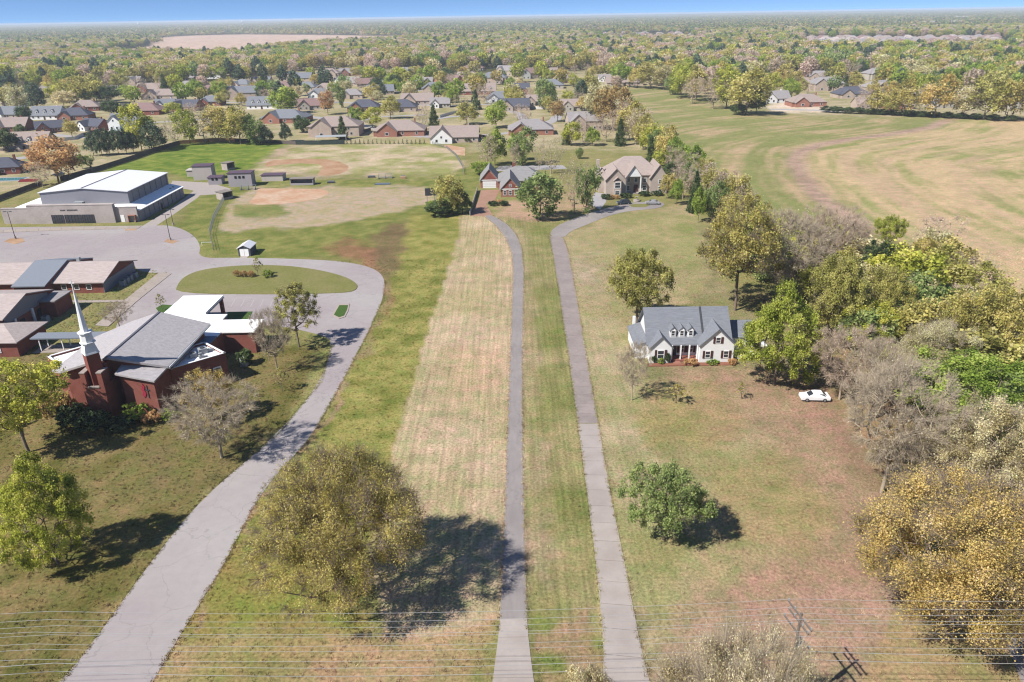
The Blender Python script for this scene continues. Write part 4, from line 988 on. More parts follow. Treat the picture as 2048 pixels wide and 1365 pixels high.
car(1494, 716, R_(8), M_CARW, False, 'white car half hidden behind the yellow-green tree beside the white house')
car(1247, 409, R_(12), M_CARD, True, 'dark car in front of the big two-storey house')
car(1305, 409, R_(-8), M_CARG, False, 'grey car at the right end of the circular drive')
car(118, 352, R_(20), M_CARD, False, 'dark car beside the brick house with a pool')

# ================================================================== NEAR HOUSES
def shutter(T, x, y, z, w, h):
    for s in (-1, 1): MB().box(x + s * (w / 2 + .24) - .2, y - .07, z, x + s * (w / 2 + .24) + .2, y, z + h).build('shutter', M_SHUT, T)
def white_house():
    T = thing('white_house', 'white house with grey roof, three dormers and brown shutters', 'house', (33, 128, 0))
    wl = MB()
    wl.box(25.7, 126, 0, 40.8, 135.3, 3.3)
    wl.extr([(124.75, 3.25), (135.3, 3.25), (130.05, 8.4)], 0, 25.7, 40.8)
    wo = wl.build('wall', M_WHITE, T)
    MB().gwall(25.7, 29.7, 123.4, 127, 0, 3.2, 2.0, 1).build('gable_wall', M_WHITE, T)
    MB().gwall(34.9, 41.2, 123.1, 128, 0, 3.7, 3.0, 1).build('gable_wall', M_WHITE, T)
    r = MB().gable(25.5, 41.0, 124.75, 135.3, 3.35, 5.1, 0, oh=.35)
    ro = r.build('roof', M_SLATE, T)
    MB().gable(25.7, 29.7, 123.4, 128.4, 3.2, 2.05, 1, oh=.3).build('gable_roof', M_SLATE, T)
    MB().gable(34.9, 41.2, 123.1, 129.2, 3.7, 3.05, 1, oh=.3).build('gable_roof', M_SLATE, T)
    k = 5.1 / 5.3
    MB().slab([(35.75, 125.9, 3.72 + k * 1.15), (36.1, 125.9, 3.72 + k * 1.15), (36.1, 129.9, 3.74 + k * 5.15), (35.75, 129.9, 3.74 + k * 5.15)], .12).build('flashing_and_shadow', M_DARKST, ro)  # dark strip: metal valley flashing, with the shadow along it put into its colour
    for x in (30.2, 31.85, 33.5):
        d = MB().gwall(x - .55, x + .55, 125.5, 128.2, 4.1, 5.75, .55, 1).build('dormer', M_WHITE, ro)
        MB().gable(x - .55, x + .55, 125.5, 128.6, 5.75, .57, 1, oh=.16, t=.1).build('dormer_roof', M_SLATE, d)
        window(T, x, 125.49, 4.55, .72, 1.15)
    # porch
    MB().box(29.7, 123.7, 0, 34.9, 126, .35).build('porch_floor', mat('brick_paving', C(176, 112, 98), var=.15, scale=3), T)
    MB().box(30.1, 122.6, 0, 31.5, 123.7, .2).build('step', M_BRICK2, T)
    for x in (29.95, 31.6, 33.2, 34.7): MB().box(x - .11, 124.1, .35, x + .11, 124.32, 3.2).build('column', M_TRIM, T)
    MB().box(30.2, 125.9, .35, 31.2, 126.0, 2.5).build('door', M_DARKST, T)
    for x in (32.2, 33.9): window(T, x, 125.97, .9, .9, 1.7); shutter(T, x, 125.97, .9, .9, 1.7)
    window(T, 27.7, 123.37, .8, 1.35, 1.9); shutter(T, 27.7, 123.37, .8, 1.35, 1.9)
    for x in (36.4, 39.8): window(T, x, 123.07, 1.0, 1.0, 1.5); shutter(T, x, 123.07, 1.0, 1.0, 1.5)
    window(T, 38.1, 123.07, 4.0, .95, 1.25); shutter(T, 38.1, 123.07, 4.0, .95, 1.25)
    MB().prism([(23.4, 125.6), (25.7, 125.6), (25.7, 134.6), (23.4, 134.6)], 0, [2.6, 3.4, 3.4, 2.6]).build('side_wing', M_WHITE, T)
    MB().slab([(23.1, 125.3, 2.75), (25.6, 125.3, 3.6), (25.6, 134.9, 3.6), (23.1, 134.9, 2.75)], .16).build('side_roof', M_SLATE, T)
    MB().gwall(41, 46.5, 128.5, 134.8, 0, 2.9, 1.9, 0).build('garage_wing', M_WHITE, T)
    MB().gable(41, 46.5, 128.5, 134.8, 2.9, 1.95, 0, oh=.35).build('garage_roof', M_SLATE, T)
    MB().box(24.3, 135.3, 0, 24.8, 135.8, 4.6).build('chimney', M_TRIM, T)
    MB().box(25.2, 121.9, 0, 41.5, 123.0, .18).build('planting_bed', mat('mulch', C(178, 120, 96), var=.2), T)
    # little white garden pavilion right of the house
    P_ = thing('garden_pavilion', 'small white open pavilion half hidden behind the yellow-green tree', 'pavilion', (46.3, 126.0, 0))
    for x in (-1.3, 1.3):
        for y in (-1.3, 1.3): MB().box(x - .09, y - .09, 0, x + .09, y + .09, 2.5).build('post', M_TRIM, P_, local=True)
    MB().hip(-1.4, 1.4, -1.4, 1.4, 2.5, 1.0, oh=.25).build('roof', M_WHITE, P_, local=True)
    for y in (-1.3, 1.3): MB().box(-1.3, y - .05, .8, 1.3, y + .05, .9).build('rail', M_TRIM, P_, local=True)
white_house()
def brick_house():
    T = thing('brick_house', 'red brick house with grey roof and white garage door at end of narrow drive', 'house', (0, 275, 0))
    MB().box(-4.2, 275.6, 0, 13, 288, 3.0).build('wall', M_BRICK2, T)
    MB().hip(-4.2, 13, 275.6, 288, 3.0, 4.2).build('roof', roofmat('grey_blue_shingle', C(178, 176, 176)), T)
    RM = roofmat('grey_blue_shingle', C(178, 176, 176))
    MB().gwall(-11, -4.2, 278.4, 290, 0, 3.0, 4.0, 1).build('garage_wall', M_BRICK2, T)
    MB().gable(-11, -4.2, 278.4, 291, 3.0, 4.1, 1, oh=.4).build('garage_roof', RM, T)
    MB().extr([(-10.2, 3.2), (-5.0, 3.2), (-7.6, 6.2)], 1, 278.3, 278.42).build('gable_panel', M_BRICK, T)
    MB().box(-11, 278.2, 2.85, -4.2, 278.42, 3.15).build('trim_band', M_TRIM, T)
    g = MB().box(-10.1, 278.28, 0, -5.0, 278.42, 2.5).build('garage_door', M_WHITE, T)
    for z in (.62, 1.24, 1.86): MB().box(-10.1, 278.25, z, -5.0, 278.29, z + .04).build('door_seam', M_AC, g)
    MB().gwall(-3.2, 3.8, 262.6, 276, 0, 2.9, 3.7, 1).build('front_wing', M_BRICK2, T)
    MB().gable(-3.2, 3.8, 262.6, 278.5, 2.9, 3.8, 1, oh=.4).build('front_roof', RM, T)
    MB().extr([(-2.6, 3.1), (3.2, 3.1), (.3, 5.9)], 1, 262.5, 262.62).build('gable_panel', M_BRICK, T)
    MB().box(-3.3, 262.4, 2.75, 3.9, 262.62, 3.05).build('trim_band', M_TRIM, T)
    for x in (-1.7, .3, 2.3): window(T, x, 262.57, .7, 1.1, 1.7)
    window(T, .3, 262.48, 3.6, .9, 1.1)
    for x in (6, 9, 11.5): window(T, x, 275.56, .8, 1.2, 1.6)
    MB().box(1.2, 283, 5, 2.2, 284, 8.4).build('chimney', M_BRICK, T)
    f = fence([(940, 432), (948, 405), (955, 382)], 'white side fence at the left of the brick forecourt', M_VINYL, 1.5)
brick_house()
def manor():
    T = thing('two_storey_house', 'large two-storey pale brick house with brown roof and white centre gable', 'house', (45, 268, 0))
    RM = roofmat('manor_shingle', C(206, 188, 180))
    M_BRICK3 = mat('manor_brick', C(236, 220, 208), var=.12, scale=3, stretch=(1, 1, 3), alt=C(220, 200, 186), altscale=.4)
    MB().box(35.4, 266, 0, 55.5, 280, 6.3).build('wall', M_BRICK3, T)
    MB().hip(35.4, 55.5, 266, 280, 6.3, 5.6).build('roof', RM, T)
    MB().gwall(34.6, 41.6, 261.5, 270, 0, 5.9, 3.6, 1).build('left_bay', M_BRICK3, T)
    MB().gable(34.6, 41.6, 261.5, 273, 5.9, 3.7, 1).build('left_bay_roof', RM, T)
    MB().box(37.2, 260.2, 0, 39.9, 261.5, 5.6).build('bay_window_wall', M_BRICK3, T)
    window(T, 38.55, 260.17, 3.0, 2.2, 2.3); window(T, 38.55, 260.17, .6, 1.8, 1.6)
    MB().gable(37.2, 39.9, 260.2, 262, 5.6, 1.2, 1, oh=.2).build('bay_roof', RM, T)
    MB().extr([(42, 6.4), (47.6, 6.4), (44.8, 10.2)], 1, 263.5, 268).build('centre_gable', M_WHITE, T)
    MB().gable(42, 47.6, 263.4, 272, 6.3, 4.0, 1, oh=.35).build('centre_roof', RM, T)
    for x in (42.25, 47.35): MB().box(x - .2, 263.6, 0, x + .2, 264, 6.4).build('column', M_TRIM, T)
    MB().box(42, 263.6, 0, 47.6, 266, .4).build('porch_floor', M_CONC, T)
    MB().box(45.3, 265.8, .4, 46.7, 266.0, 3.0).build('door', M_SHUT, T)
    for x in (43.3,): window(T, x, 265.97, .9, 1.2, 1.8); window(T, x, 265.97, 3.9, 1.2, 1.6)
    window(T, 46, 265.97, 3.9, 1.4, 1.6)
    window(T, 49.2, 265.97, .8, 1.6, 2.0); window(T, 49.2, 265.97, 3.8, 1.5, 1.6)
    MB().gwall(51, 57, 264.4, 275, 0, 5.9, 4.2, 1).build('right_wing', M_BRICK3, T)
    MB().gable(51, 57, 264.4, 277, 5.9, 4.3, 1).build('right_roof', RM, T)
    window(T, 54.6, 264.36, 3.6, 1.5, 1.4); window(T, 54.6, 264.36, .8, 1.5, 1.8)
    MB().box(32.8, 268, 0, 34.6, 278, 5.4).build('side_wing', M_BRICK3, T)
    MB().hip(32.8, 36, 268, 278, 5.4, 2.2).build('side_roof', RM, T)
    MB().box(32.2, 271, 0, 33.2, 272.6, 11.2).build('chimney', M_BRICK3, T)
manor()
fn = thing('fountain', 'small pale stone fountain in front of the two-storey house', 'fountain', tuple(G(1273, 403)))
MB().cyl((0, 0, 0), (0, 0, .5), 1.2, n=16).build('basin', M_CONC, fn, local=True); MB().cyl((0, 0, .5), (0, 0, 1.8), .15, .1).build('stem', M_CONC, fn, local=True); MB().cyl((0, 0, 1.5), (0, 0, 1.7), .15, .6, n=14).build('bowl', M_CONC, fn, local=True)

# ================================================================== SUBDIVISION HOUSES
HOUSE_FOOT = [(-66, 117, 20), (33, 128, 12), (2, 277, 13), (45, 270, 15), (-143, 254, 27)]
def house(px, py, wpx, kind, roof, wall, label, rz=0.0, storeys=1, win=3, h0=None):
    b = G(px, py); s = pxm(b[0], b[1])
    w = min(max(wpx / s * 1.15, 13), 33); d = min(max(w * .62, 10), 17)
    h = (2.9 if storeys == 1 else 5.4)
    T = thing('suburban_house', label, 'house', (b[0], b[1], 0), rz, 'houses of the subdivision')
    HOUSE_FOOT.append((b[0], b[1] + d / 2, max(w, d) * .55))
    hw = w / 2; rise = min(4.6, d * .36)
    if kind == 'hip':
        MB().box(-hw, 0, 0, hw, d, h).build('wall', wall, T, local=True)
        MB().hip(-hw, hw, 0, d, h, rise).build('roof', roof, T, local=True)
        gx = -hw * .45 if (px * 7) % 2 < 1 else hw * .4; gw = w * .2
        MB().gwall(gx - gw, gx + gw, -2.2, 3, 0, h, gw * .72, 1).build('front_gable', wall, T, local=True)
        MB().gable(gx - gw, gx + gw, -2.2, d * .45, h, gw * .74, 1).build('gable_roof', roof, T, local=True)
        xs = [x for x in (-.72, -.2, .15, .7) if abs(x * hw - gx) > gw + .8]
        for x in xs: window(T, x * hw, -.02, .9, 1.4, 1.5, two=False, local=True)
        window(T, gx, -2.22, .8, 1.9, 1.6, two=False, local=True)
    elif kind == 'dormer':
        MB().gwall(-hw, hw, 0, d, 0, h, rise * 1.15, 0).build('wall', wall, T, local=True)
        ro = MB().gable(-hw, hw, 0, d, h, rise * 1.17, 0).build('roof', roof, T, local=True)
        k = rise * 1.17 / (d / 2)
        for i in range(win):
            x = (i - (win - 1) / 2) * w / (win + .8)
            dm = MB().gwall(x - .8, x + .8, d * .1, d * .38, h + k * d * .1, h + k * d * .1 + 1.6, .8, 1).build('dormer', M_WHITE, ro, local=True)
            MB().gable(x - .8, x + .8, d * .1, d * .42, h + k * d * .1 + 1.6, .82, 1, oh=.15, t=.1).build('dormer_roof', roof, dm, local=True)
            window(T, x, d * .1 - .02, h + k * d * .1 + .3, 1.0, 1.2, two=False, local=True)
        for x in (-.75, -.4, .4, .75): window(T, x * hw, -.02, .9, 1.3, 1.5, two=False, local=True)
        MB().box(-.6, -.08, 0, .6, .02, 2.2).build('door', M_SHUT, T, local=True)
    else:   # cross gable
        MB().gwall(-hw, hw, 0, d, 0, h, rise, 0).build('wall', wall, T, local=True)
        MB().gable(-hw, hw, 0, d, h, rise, 0).build('roof', roof, T, local=True)
        sgn = -1 if (px * 3) % 2 < 1 else 1
        gx = sgn * hw * .5; gw = w * .22
        MB().gwall(gx - gw, gx + gw, -3, d * .5, 0, h, gw * .85, 1).build('front_gable', wall if kind == 'cross' else M_WHITE, T, local=True)
        MB().gable(gx - gw, gx + gw, -3, d * .62, h, gw * .88, 1).build('gable_roof', roof, T, local=True)
        window(T, gx - gw * .45, -3.02, .8, 1.3, 1.5, two=False, local=True); window(T, gx + gw * .45, -3.02, .8, 1.3, 1.5, two=False, local=True)
        if gw > 2: window(T, gx, -3.02, h - .2, 1.0, 1.2, two=False, local=True)
        for x in (.15, .5, .82): window(T, -sgn * x * hw, -.02, .9, 1.3, 1.5, two=False, local=True)
    if storeys == 2:
        for x in (-.6, 0, .6): window(T, x * hw, -.03, 3.7, 1.2, 1.3, two=False, local=True)
    c = MB().box(hw * .55, d * .55, h, hw * .55 + .8, d * .55 + .9, h + rise + 1.0); c.build('chimney', wall, T, local=True)
    MB().box(-hw * .5, d, 0, hw * .2, d + 2.5, .2).build('patio', M_CONC, T, local=True)
B1, B2, B3, CRM, WHT = M_BRICK, M_BRICK2, M_BRICK3, M_CREAM, M_WHITE
HS = [
 (2, 350, 62, 'hip', M_DSLATE, B1, 'dark-roofed brick house by the turquoise pool at left edge', .2, 1, 3),
 (50, 301, 74, 'dormer', M_BROOF, B3, 'brown-roofed house with dormers above the domed olive tree at left', 0, 1, 4),
 (90, 240, 52, 'dormer', M_SLATE, WHT, 'slate-roofed house with three white dormers near the left edge', 0, 1, 3),
 (12, 238, 56, 'gablew', M_SLATE, B3, 'slate-roofed house at the far left edge behind the brown-roofed one', 0, 1, 3),
 (14, 264, 62, 'cross', M_BROOF, B1, 'brown-roofed brick house at left edge left of the red gable', .1, 1, 3),
 (104, 266, 46, 'cross', M_DSLATE, B2, 'bright red brick house with dark roof inside the white vinyl fence', .5, 1, 3),
 (146, 241, 52, 'hip', M_DSLATE, B2, 'house with very dark roof just behind the bright red brick gable', .1, 1, 3),
 (180, 262, 44, 'gablew', M_DSLATE, B1, 'dark-roofed brick house at the end of the white vinyl fence', -.4, 1, 3),
 (248, 260, 46, 'gablew', M_SLATE, WHT, 'white-gabled house with blue-grey roof left of the round yellow tree', 0, 2, 3),
 (170, 223, 46, 'hip', M_BROOF, B1, 'brown-roofed brick house behind the dark-roofed pair at left', .2, 1, 3),
 (276, 231, 74, 'hip', M_MAROON, B1, 'wide maroon-roofed house left of the white and dark gables', 0, 1, 3),
 (330, 218, 32, 'gablew', M_SLATE, WHT, 'small white gabled house with dark roof right of the maroon roof', .2, 1, 3),
 (368, 222, 46, 'cross', M_DSLATE, B2, 'orange brick house with dark roof beside the small white gable', -.3, 1, 3),
 (318, 199, 62, 'hip', M_BROOF, B3, 'broad brown-roofed house above the small white gable', 0, 1, 3),
 (298, 185, 46, 'cross', M_BROOF, B1, 'brown-roofed brick house under the wooded edge at left', 0, 1, 3),
 (420, 188, 36, 'hip', M_MAROON, B1, 'small dark red house between two bright round trees', 0, 1, 3),
 (482, 200, 56, 'cross', M_SLATE, B3, 'tall slate-roofed house right of the bright green round tree', .1, 2, 3),
 (420, 212, 40, 'hip', M_SLATE, B1, 'low slate-roofed house in front of the tall slate one', 0, 1, 3),
 (524, 219, 52, 'dormer', M_SLATE, WHT, 'white house with four dormers and slate roof in the middle left', 0, 1, 4),
 (564, 247, 78, 'hip', M_SLATE, B2, 'wide slate-hipped brick house left of the round holly tree', -.12, 1, 3),
 (622, 220, 46, 'cross', M_MAROON, CRM, 'cream house with brown-red roof above the pale street', .15, 1, 3),
 (668, 274, 88, 'hip', M_BROOF, B3, 'large brown-roofed house behind the green windscreen fence', 0, 2, 3),
 (726, 224, 54, 'hip', M_DSLATE, B2, 'dark hip-roofed red brick house above the pale street', 0, 1, 3),
 (802, 224, 52, 'hip', M_DSLATE, B3, 'dark-roofed house behind the olive round tree', 0, 1, 3),
 (834, 210, 56, 'cross', M_BROOF, B3, 'brown-roofed house with red gable left of the grey gable block', 0, 1, 3),
 (880, 216, 34, 'gablew', M_GROOF, CRM, 'small pale grey gable block left of the bright green tree', 0, 1, 3),
 (798, 273, 88, 'hip', M_BROOF, B2, 'wide brown-hipped red brick house above the row of young cypresses', 0, 1, 3),
 (908, 286, 84, 'gablew', M_BROOF, B3, 'brown-roofed house with white gable behind the far outfield corner', 0, 1, 3),
 (1062, 271, 78, 'hip', M_GROOF, B2, 'grey hip-roofed red brick house behind the pair of green trees', 0, 1, 3),
 (1172, 262, 60, 'cross', M_GROOF, B3, 'tall grey-roofed house screened by bare trees left of the crop field', .1, 2, 3),
 (1028, 222, 54, 'cross', M_DSLATE, B3, 'stone house with twin dark gables near the middle', 0, 1, 3),
 (956, 190, 62, 'dormer', M_BROOF, B1, 'long brown-roofed house with a row of white dormers', 0, 1, 5),
 (1000, 206, 50, 'hip', M_SLATE, WHT, 'low slate-roofed white house below the long dormered house', 0, 1, 3),
 (1042, 191, 30, 'cross', M_DSLATE, B1, 'tall narrow red brick house with blue-dark roof', 0, 2, 3),
 (1072, 211, 42, 'cross', M_BROOF, B3, 'pinkish brick house left of the white vinyl fence', 0, 1, 3),
 (1148, 222, 48, 'cross', M_BROOF, CRM, 'tan house with brown roof beside the rust-brown tree', 0, 1, 3),
 (868, 191, 42, 'hip', M_SLATE, B3, 'slate-roofed house with tall pale gable above the red gable', 0, 2, 3),
 (762, 190, 46, 'cross', M_SLATE, B3, 'slate-roofed house left of the dark conifer', .2, 1, 3),
 (800, 178, 40, 'hip', M_SLATE, B3, 'slate-roofed house right behind the dark conifer', 0, 1, 3),
 (652, 186, 42, 'hip', M_BROOF, B3, 'brown-roofed house below the big slate villa', 0, 1, 3),
 (592, 168, 52, 'cross', M_SLATE, B3, 'big slate villa at the wood edge in the left middle', 0, 2, 3),
 (638, 196, 38, 'hip', M_SLATE, WHT, 'low white house with slate roof above the cream house', 0, 1, 3),
 (560, 182, 40, 'hip', M_MAROON, B1, 'maroon-roofed house in front of the big slate villa', 0, 1, 3),
 (702, 198, 40, 'hip', M_GROOF, B3, 'grey hip-roofed house among trees left of the slate pair', 0, 1, 3),
 (812, 121, 36, 'cross', M_GROOF, B3, 'distant grey villa on the wooded rise, left of a pair', 0, 2, 3),
 (900, 119, 36, 'cross', M_GROOF, B3, 'distant grey villa on the wooded rise, right of a pair', 0, 2, 3),
 (722, 122, 28, 'hip', M_BROOF, B3, 'distant brown-roofed house among the dark pines', 0, 1, 3),
 (370, 162, 40, 'hip', M_GROOF, B3, 'grey-roofed house deep in the wood at left', 0, 1, 3),
 (345, 150, 34, 'cross', M_SLATE, B3, 'slate-roofed house highest up in the left wood', 0, 2, 3),
 (425, 158, 34, 'cross', M_BROOF, WHT, 'white-walled house half hidden in the left wood', 0, 1, 3),
 (1552, 206, 52, 'gablew', M_GROOF, WHT, 'pale grey-roofed white house at the far corner of the crop field', .1, 1, 3),
 (1618, 214, 60, 'hip', M_BROOF, B2, 'brown-hipped brick house on the far edge of the crop field', 0, 1, 3),
 (1656, 182, 58, 'hip', M_GROOF, B3, 'wide grey-roofed house behind the brown-hipped brick one', 0, 2, 3),
 (1708, 197, 56, 'hip', M_DSLATE, B3, 'dark slate-roofed house beyond the far field edge', 0, 1, 3),
 (1738, 217, 42, 'cross', M_BROOF, B3, 'pink brick house behind the field-edge shrubs', 0, 1, 3),
 (1800, 219, 46, 'cross', M_BROOF, B2, 'orange brick house behind the line of field-edge trees', 0, 1, 3),
 (1846, 196, 38, 'gablew', M_GROOF, CRM, 'pale gabled house glimpsed among oaks at right', 0, 1, 3),
 (1884, 216, 40, 'hip', M_SLATE, CRM, 'slate-roofed house just behind the fence at right', 0, 1, 3),
 (1955, 196, 42, 'gablew', M_BROOF, WHT, 'white gabled house among oaks near the right edge', 0, 1, 3),
 (2015, 218, 46, 'hip', M_GROOF, CRM, 'grey-roofed pale house at the right edge behind the fence', 0, 1, 3),
 (1214, 164, 28, 'gablew', M_GROOF, WHT, 'white gabled house at the far end of the crop field', 0, 1, 3),
 (1250, 172, 66, 'dormer', M_BROOF, B3, 'long low house at the far end of the crop field', 0, 1, 2),
 (1150, 128, 26, 'cross', M_GROOF, WHT, 'distant white house above the middle treetops', 0, 2, 3),
 (1440, 142, 38, 'hip', M_BROOF, CRM, 'pale house among trees beyond the right hedge line', 0, 1, 3),
 (1570, 158, 34, 'hip', M_SLATE, B3, 'slate house among trees behind the grey-roofed white house', 0, 1, 3),
 (1090, 132, 26, 'cross', M_GROOF, WHT, 'small pale house among the middle trees', 0, 1, 3),
]
# further roofs standing among the trees at the back
rh = random.Random(31)
EXTRA = []
BACK = [(30, 214), (205, 192), (255, 176), (385, 180), (480, 176), (520, 170), (545, 196), (610, 182), (690, 172), (735, 174), (770, 166), (845, 178), (905, 170), (930, 160), (985, 168), (1010, 152), (1060, 158), (1100, 178), (1130, 166), (1110, 150), (945, 142), (870, 150), (700, 152), (820, 150), (655, 158), (455, 150), (90, 196), (1600, 172), (1690, 172), (1770, 190), (1905, 186), (1760, 160), (1830, 166), (2000, 180), (1500, 168), (1640, 160)]
for px, py in sorted(BACK):
    rf_, rn = rh.choice([(M_BROOF, 'brown-roofed'), (M_GROOF, 'grey-roofed'), (M_SLATE, 'slate-roofed'), (M_MAROON, 'reddish-roofed'), (M_BROOF, 'brown-roofed')])
    wl_, wn_ = rh.choice([(B3, 'pale brick'), (B3, 'pale brick'), (B2, 'red brick'), (CRM, 'cream')])
    EXTRA.append([px, py, rh.uniform(15, 24), rh.choice(['hip', 'cross', 'gablew', 'hip']), rf_, wl_, rn, wn_])
cnt_ = {}
for e in EXTRA: cnt_.setdefault((e[6], e[7], e[0] > 1400), []).append(e)
NTH = ['leftmost', 'second', 'third', 'fourth', 'fifth', 'sixth', 'seventh', 'eighth']
for (rn, wn_, rt_), L in cnt_.items():
    for k, e in enumerate(L):
        where = 'beyond the crop field' if rt_ else 'in the back rows behind the subdivision'
        o_ = 'only ' if len(L) == 1 else NTH[k] + (' from left, ' if k else ' ')
        HS.append((e[0], e[1], e[2] * pxm(*G(e[0], e[1])[:2]), e[3], e[4], e[5], '%s%s %s house %s' % (o_, rn, wn_, where), rh.uniform(-.4, .4), rh.choice([1, 1, 2]), 3))
for h in HS: house(*h)
# distant subdivision: tiny houses under the horizon
def far_houses():
    meshes = []
    for rm, wm in ((M_BROOF, B3), (M_MAROON, B2), (M_GROOF, CRM), (M_PROOF, WHT), (M_BROOF, CRM)):
        w, d, h = random.uniform(20, 27), 15, 3.6
        mb = MB().box(-w / 2, 0, 0, w / 2, d, h, 0); mb.hip(-w / 2, w / 2, 0, d, h, 5.2, m=1); mb.gwall(-w * .35, -.05 * w, -2, 3, 0, h, w * .12, 1, 0); mb.gable(-w * .35, -.05 * w, -2, d * .45, h, w * .125, 1, m=1)
        meshes.append(mb.mesh('far_house', [wm, rm]))
    bands = [('tiny house in the distant pink-roofed subdivision at upper right', 1620, 2000, 78, 94, 105), ('tiny house in the distant subdivision above the middle trees', 1195, 1390, 69, 79, 28), ('tiny pale farmhouse beside the far pink field', 640, 830, 66, 71, 7)]
    for lab, x0, x1, y0, y1, n in bands:
        pts = []
        t = 0
        while len(pts) < n and t < 4000:
            t += 1
            q = G(random.uniform(x0, x1), random.uniform(y0, y1))[:2]
            if all(np.hypot(*(q - p)) > 27 for p in pts): pts.append(q)
        for q in pts:
            o = link('far_house', random.choice(meshes)); o.location = (q[0], q[1], 0); o.rotation_euler = (0, 0, random.uniform(-.5, .5))
            tag(o, lab, 'house', lab[5:]); FAR_H.append(q)
    for i, (x, y, w, lab) in enumerate([(1806, 52, 46, 'leftmost long white warehouse far off below the horizon'), (1870, 50.5, 90, 'widest white warehouse far off below the horizon'), (1918, 50, 50, 'rightmost white warehouse far off below the horizon'), (1925, 38.5, 60, 'highest white warehouse near the horizon at right'), (372, 52.5, 60, 'white warehouse near the horizon at left'), (430, 50, 50, 'second white warehouse near the horizon at left')]):
        b = G(x, y); L = w / pxm(b[0], b[1]) * .45
        T = thing('far_warehouse', lab, 'warehouse', tuple(b), 0, 'far white warehouses')
        MB().box(-L / 2, 0, 0, L / 2, 40, 13).build('wall', M_WHITE, T, local=True); MB().box(-L / 2 - .5, -.5, 13, L / 2 + .5, 40.5, 14).build('roof', M_WROOF, T, local=True)
        FAR_H.append(b[:2])
FAR_H = []
far_houses()
for i, (x, y, lab) in enumerate([(279, 55, 'white water tower on the horizon, left of two'), (486, 51, 'white water tower on the horizon, right of two')]):
    b = G(x, y + 4); k = 1 / pxm(b[0], b[1])
    T = thing('water_tower', lab, 'water tower', tuple(b), 0, 'water towers on the horizon')
    H = 11 * k; MB().cyl((0, 0, 0), (0, 0, H), 1.2 * k * .5, .8 * k * .5, n=10).build('stem', M_WHITE, T, local=True)
    mb = MB(); frustum(mb, 0, 0, .8 * k, 2.2 * k, H - 3 * k, H - 1.4 * k, 12, 0); frustum(mb, 0, 0, 2.2 * k, 2.0 * k, H - 1.4 * k, H, 12, 0); frustum(mb, 0, 0, 2.0 * k, .5 * k, H, H + 1.2 * k, 12, 0)
    mb.build('tank', M_WHITE, T, local=True)
# pools and yard things
def pool(px, py, w, d, label):
    b = G(px, py); T = thing('swimming_pool', label, 'pool', tuple(b), .05, 'swimming pools')
    MB().box(-w / 2 - 1.2, -1.2, -.1, w / 2 + 1.2, d + 1.2, .06).build('deck', M_STREET, T, local=True)
    MB().box(-w / 2, 0, -.1, w / 2, d, .09).build('water', M_WATER, T, local=True)
pool(12, 362, 11, 6, 'turquoise pool by the dark-roofed brick house at left edge'); pool(235, 262.5, 10, 3.5, 'pale turquoise pool below the white-gabled house')
def canopy(px, py, w, d, m, label):
    b = G(px, py); T = thing('garden_canopy', label, 'canopy', tuple(b), .1)
    MB().gable(-w / 2, w / 2, 0, d, 2.2, .6, 0, oh=.1, t=.1).build('cover', m, T, local=True)
    for x in (-w / 2, w / 2):
        for y in (0, d): MB().cyl((x, y, 0), (x, y, 2.2), .06).build('post', M_TRIM, T, local=True)
canopy(58, 375, 7, 4.5, M_REDCAN, 'dark red garden canopy behind the dark board fence at left')
canopy(662, 283, 16, 5, M_AC, 'pale pool cover tent behind the green windscreen fence')
canopy(440, 205, 8, 4, M_WHITE, 'small white carport left of the dormered white house')

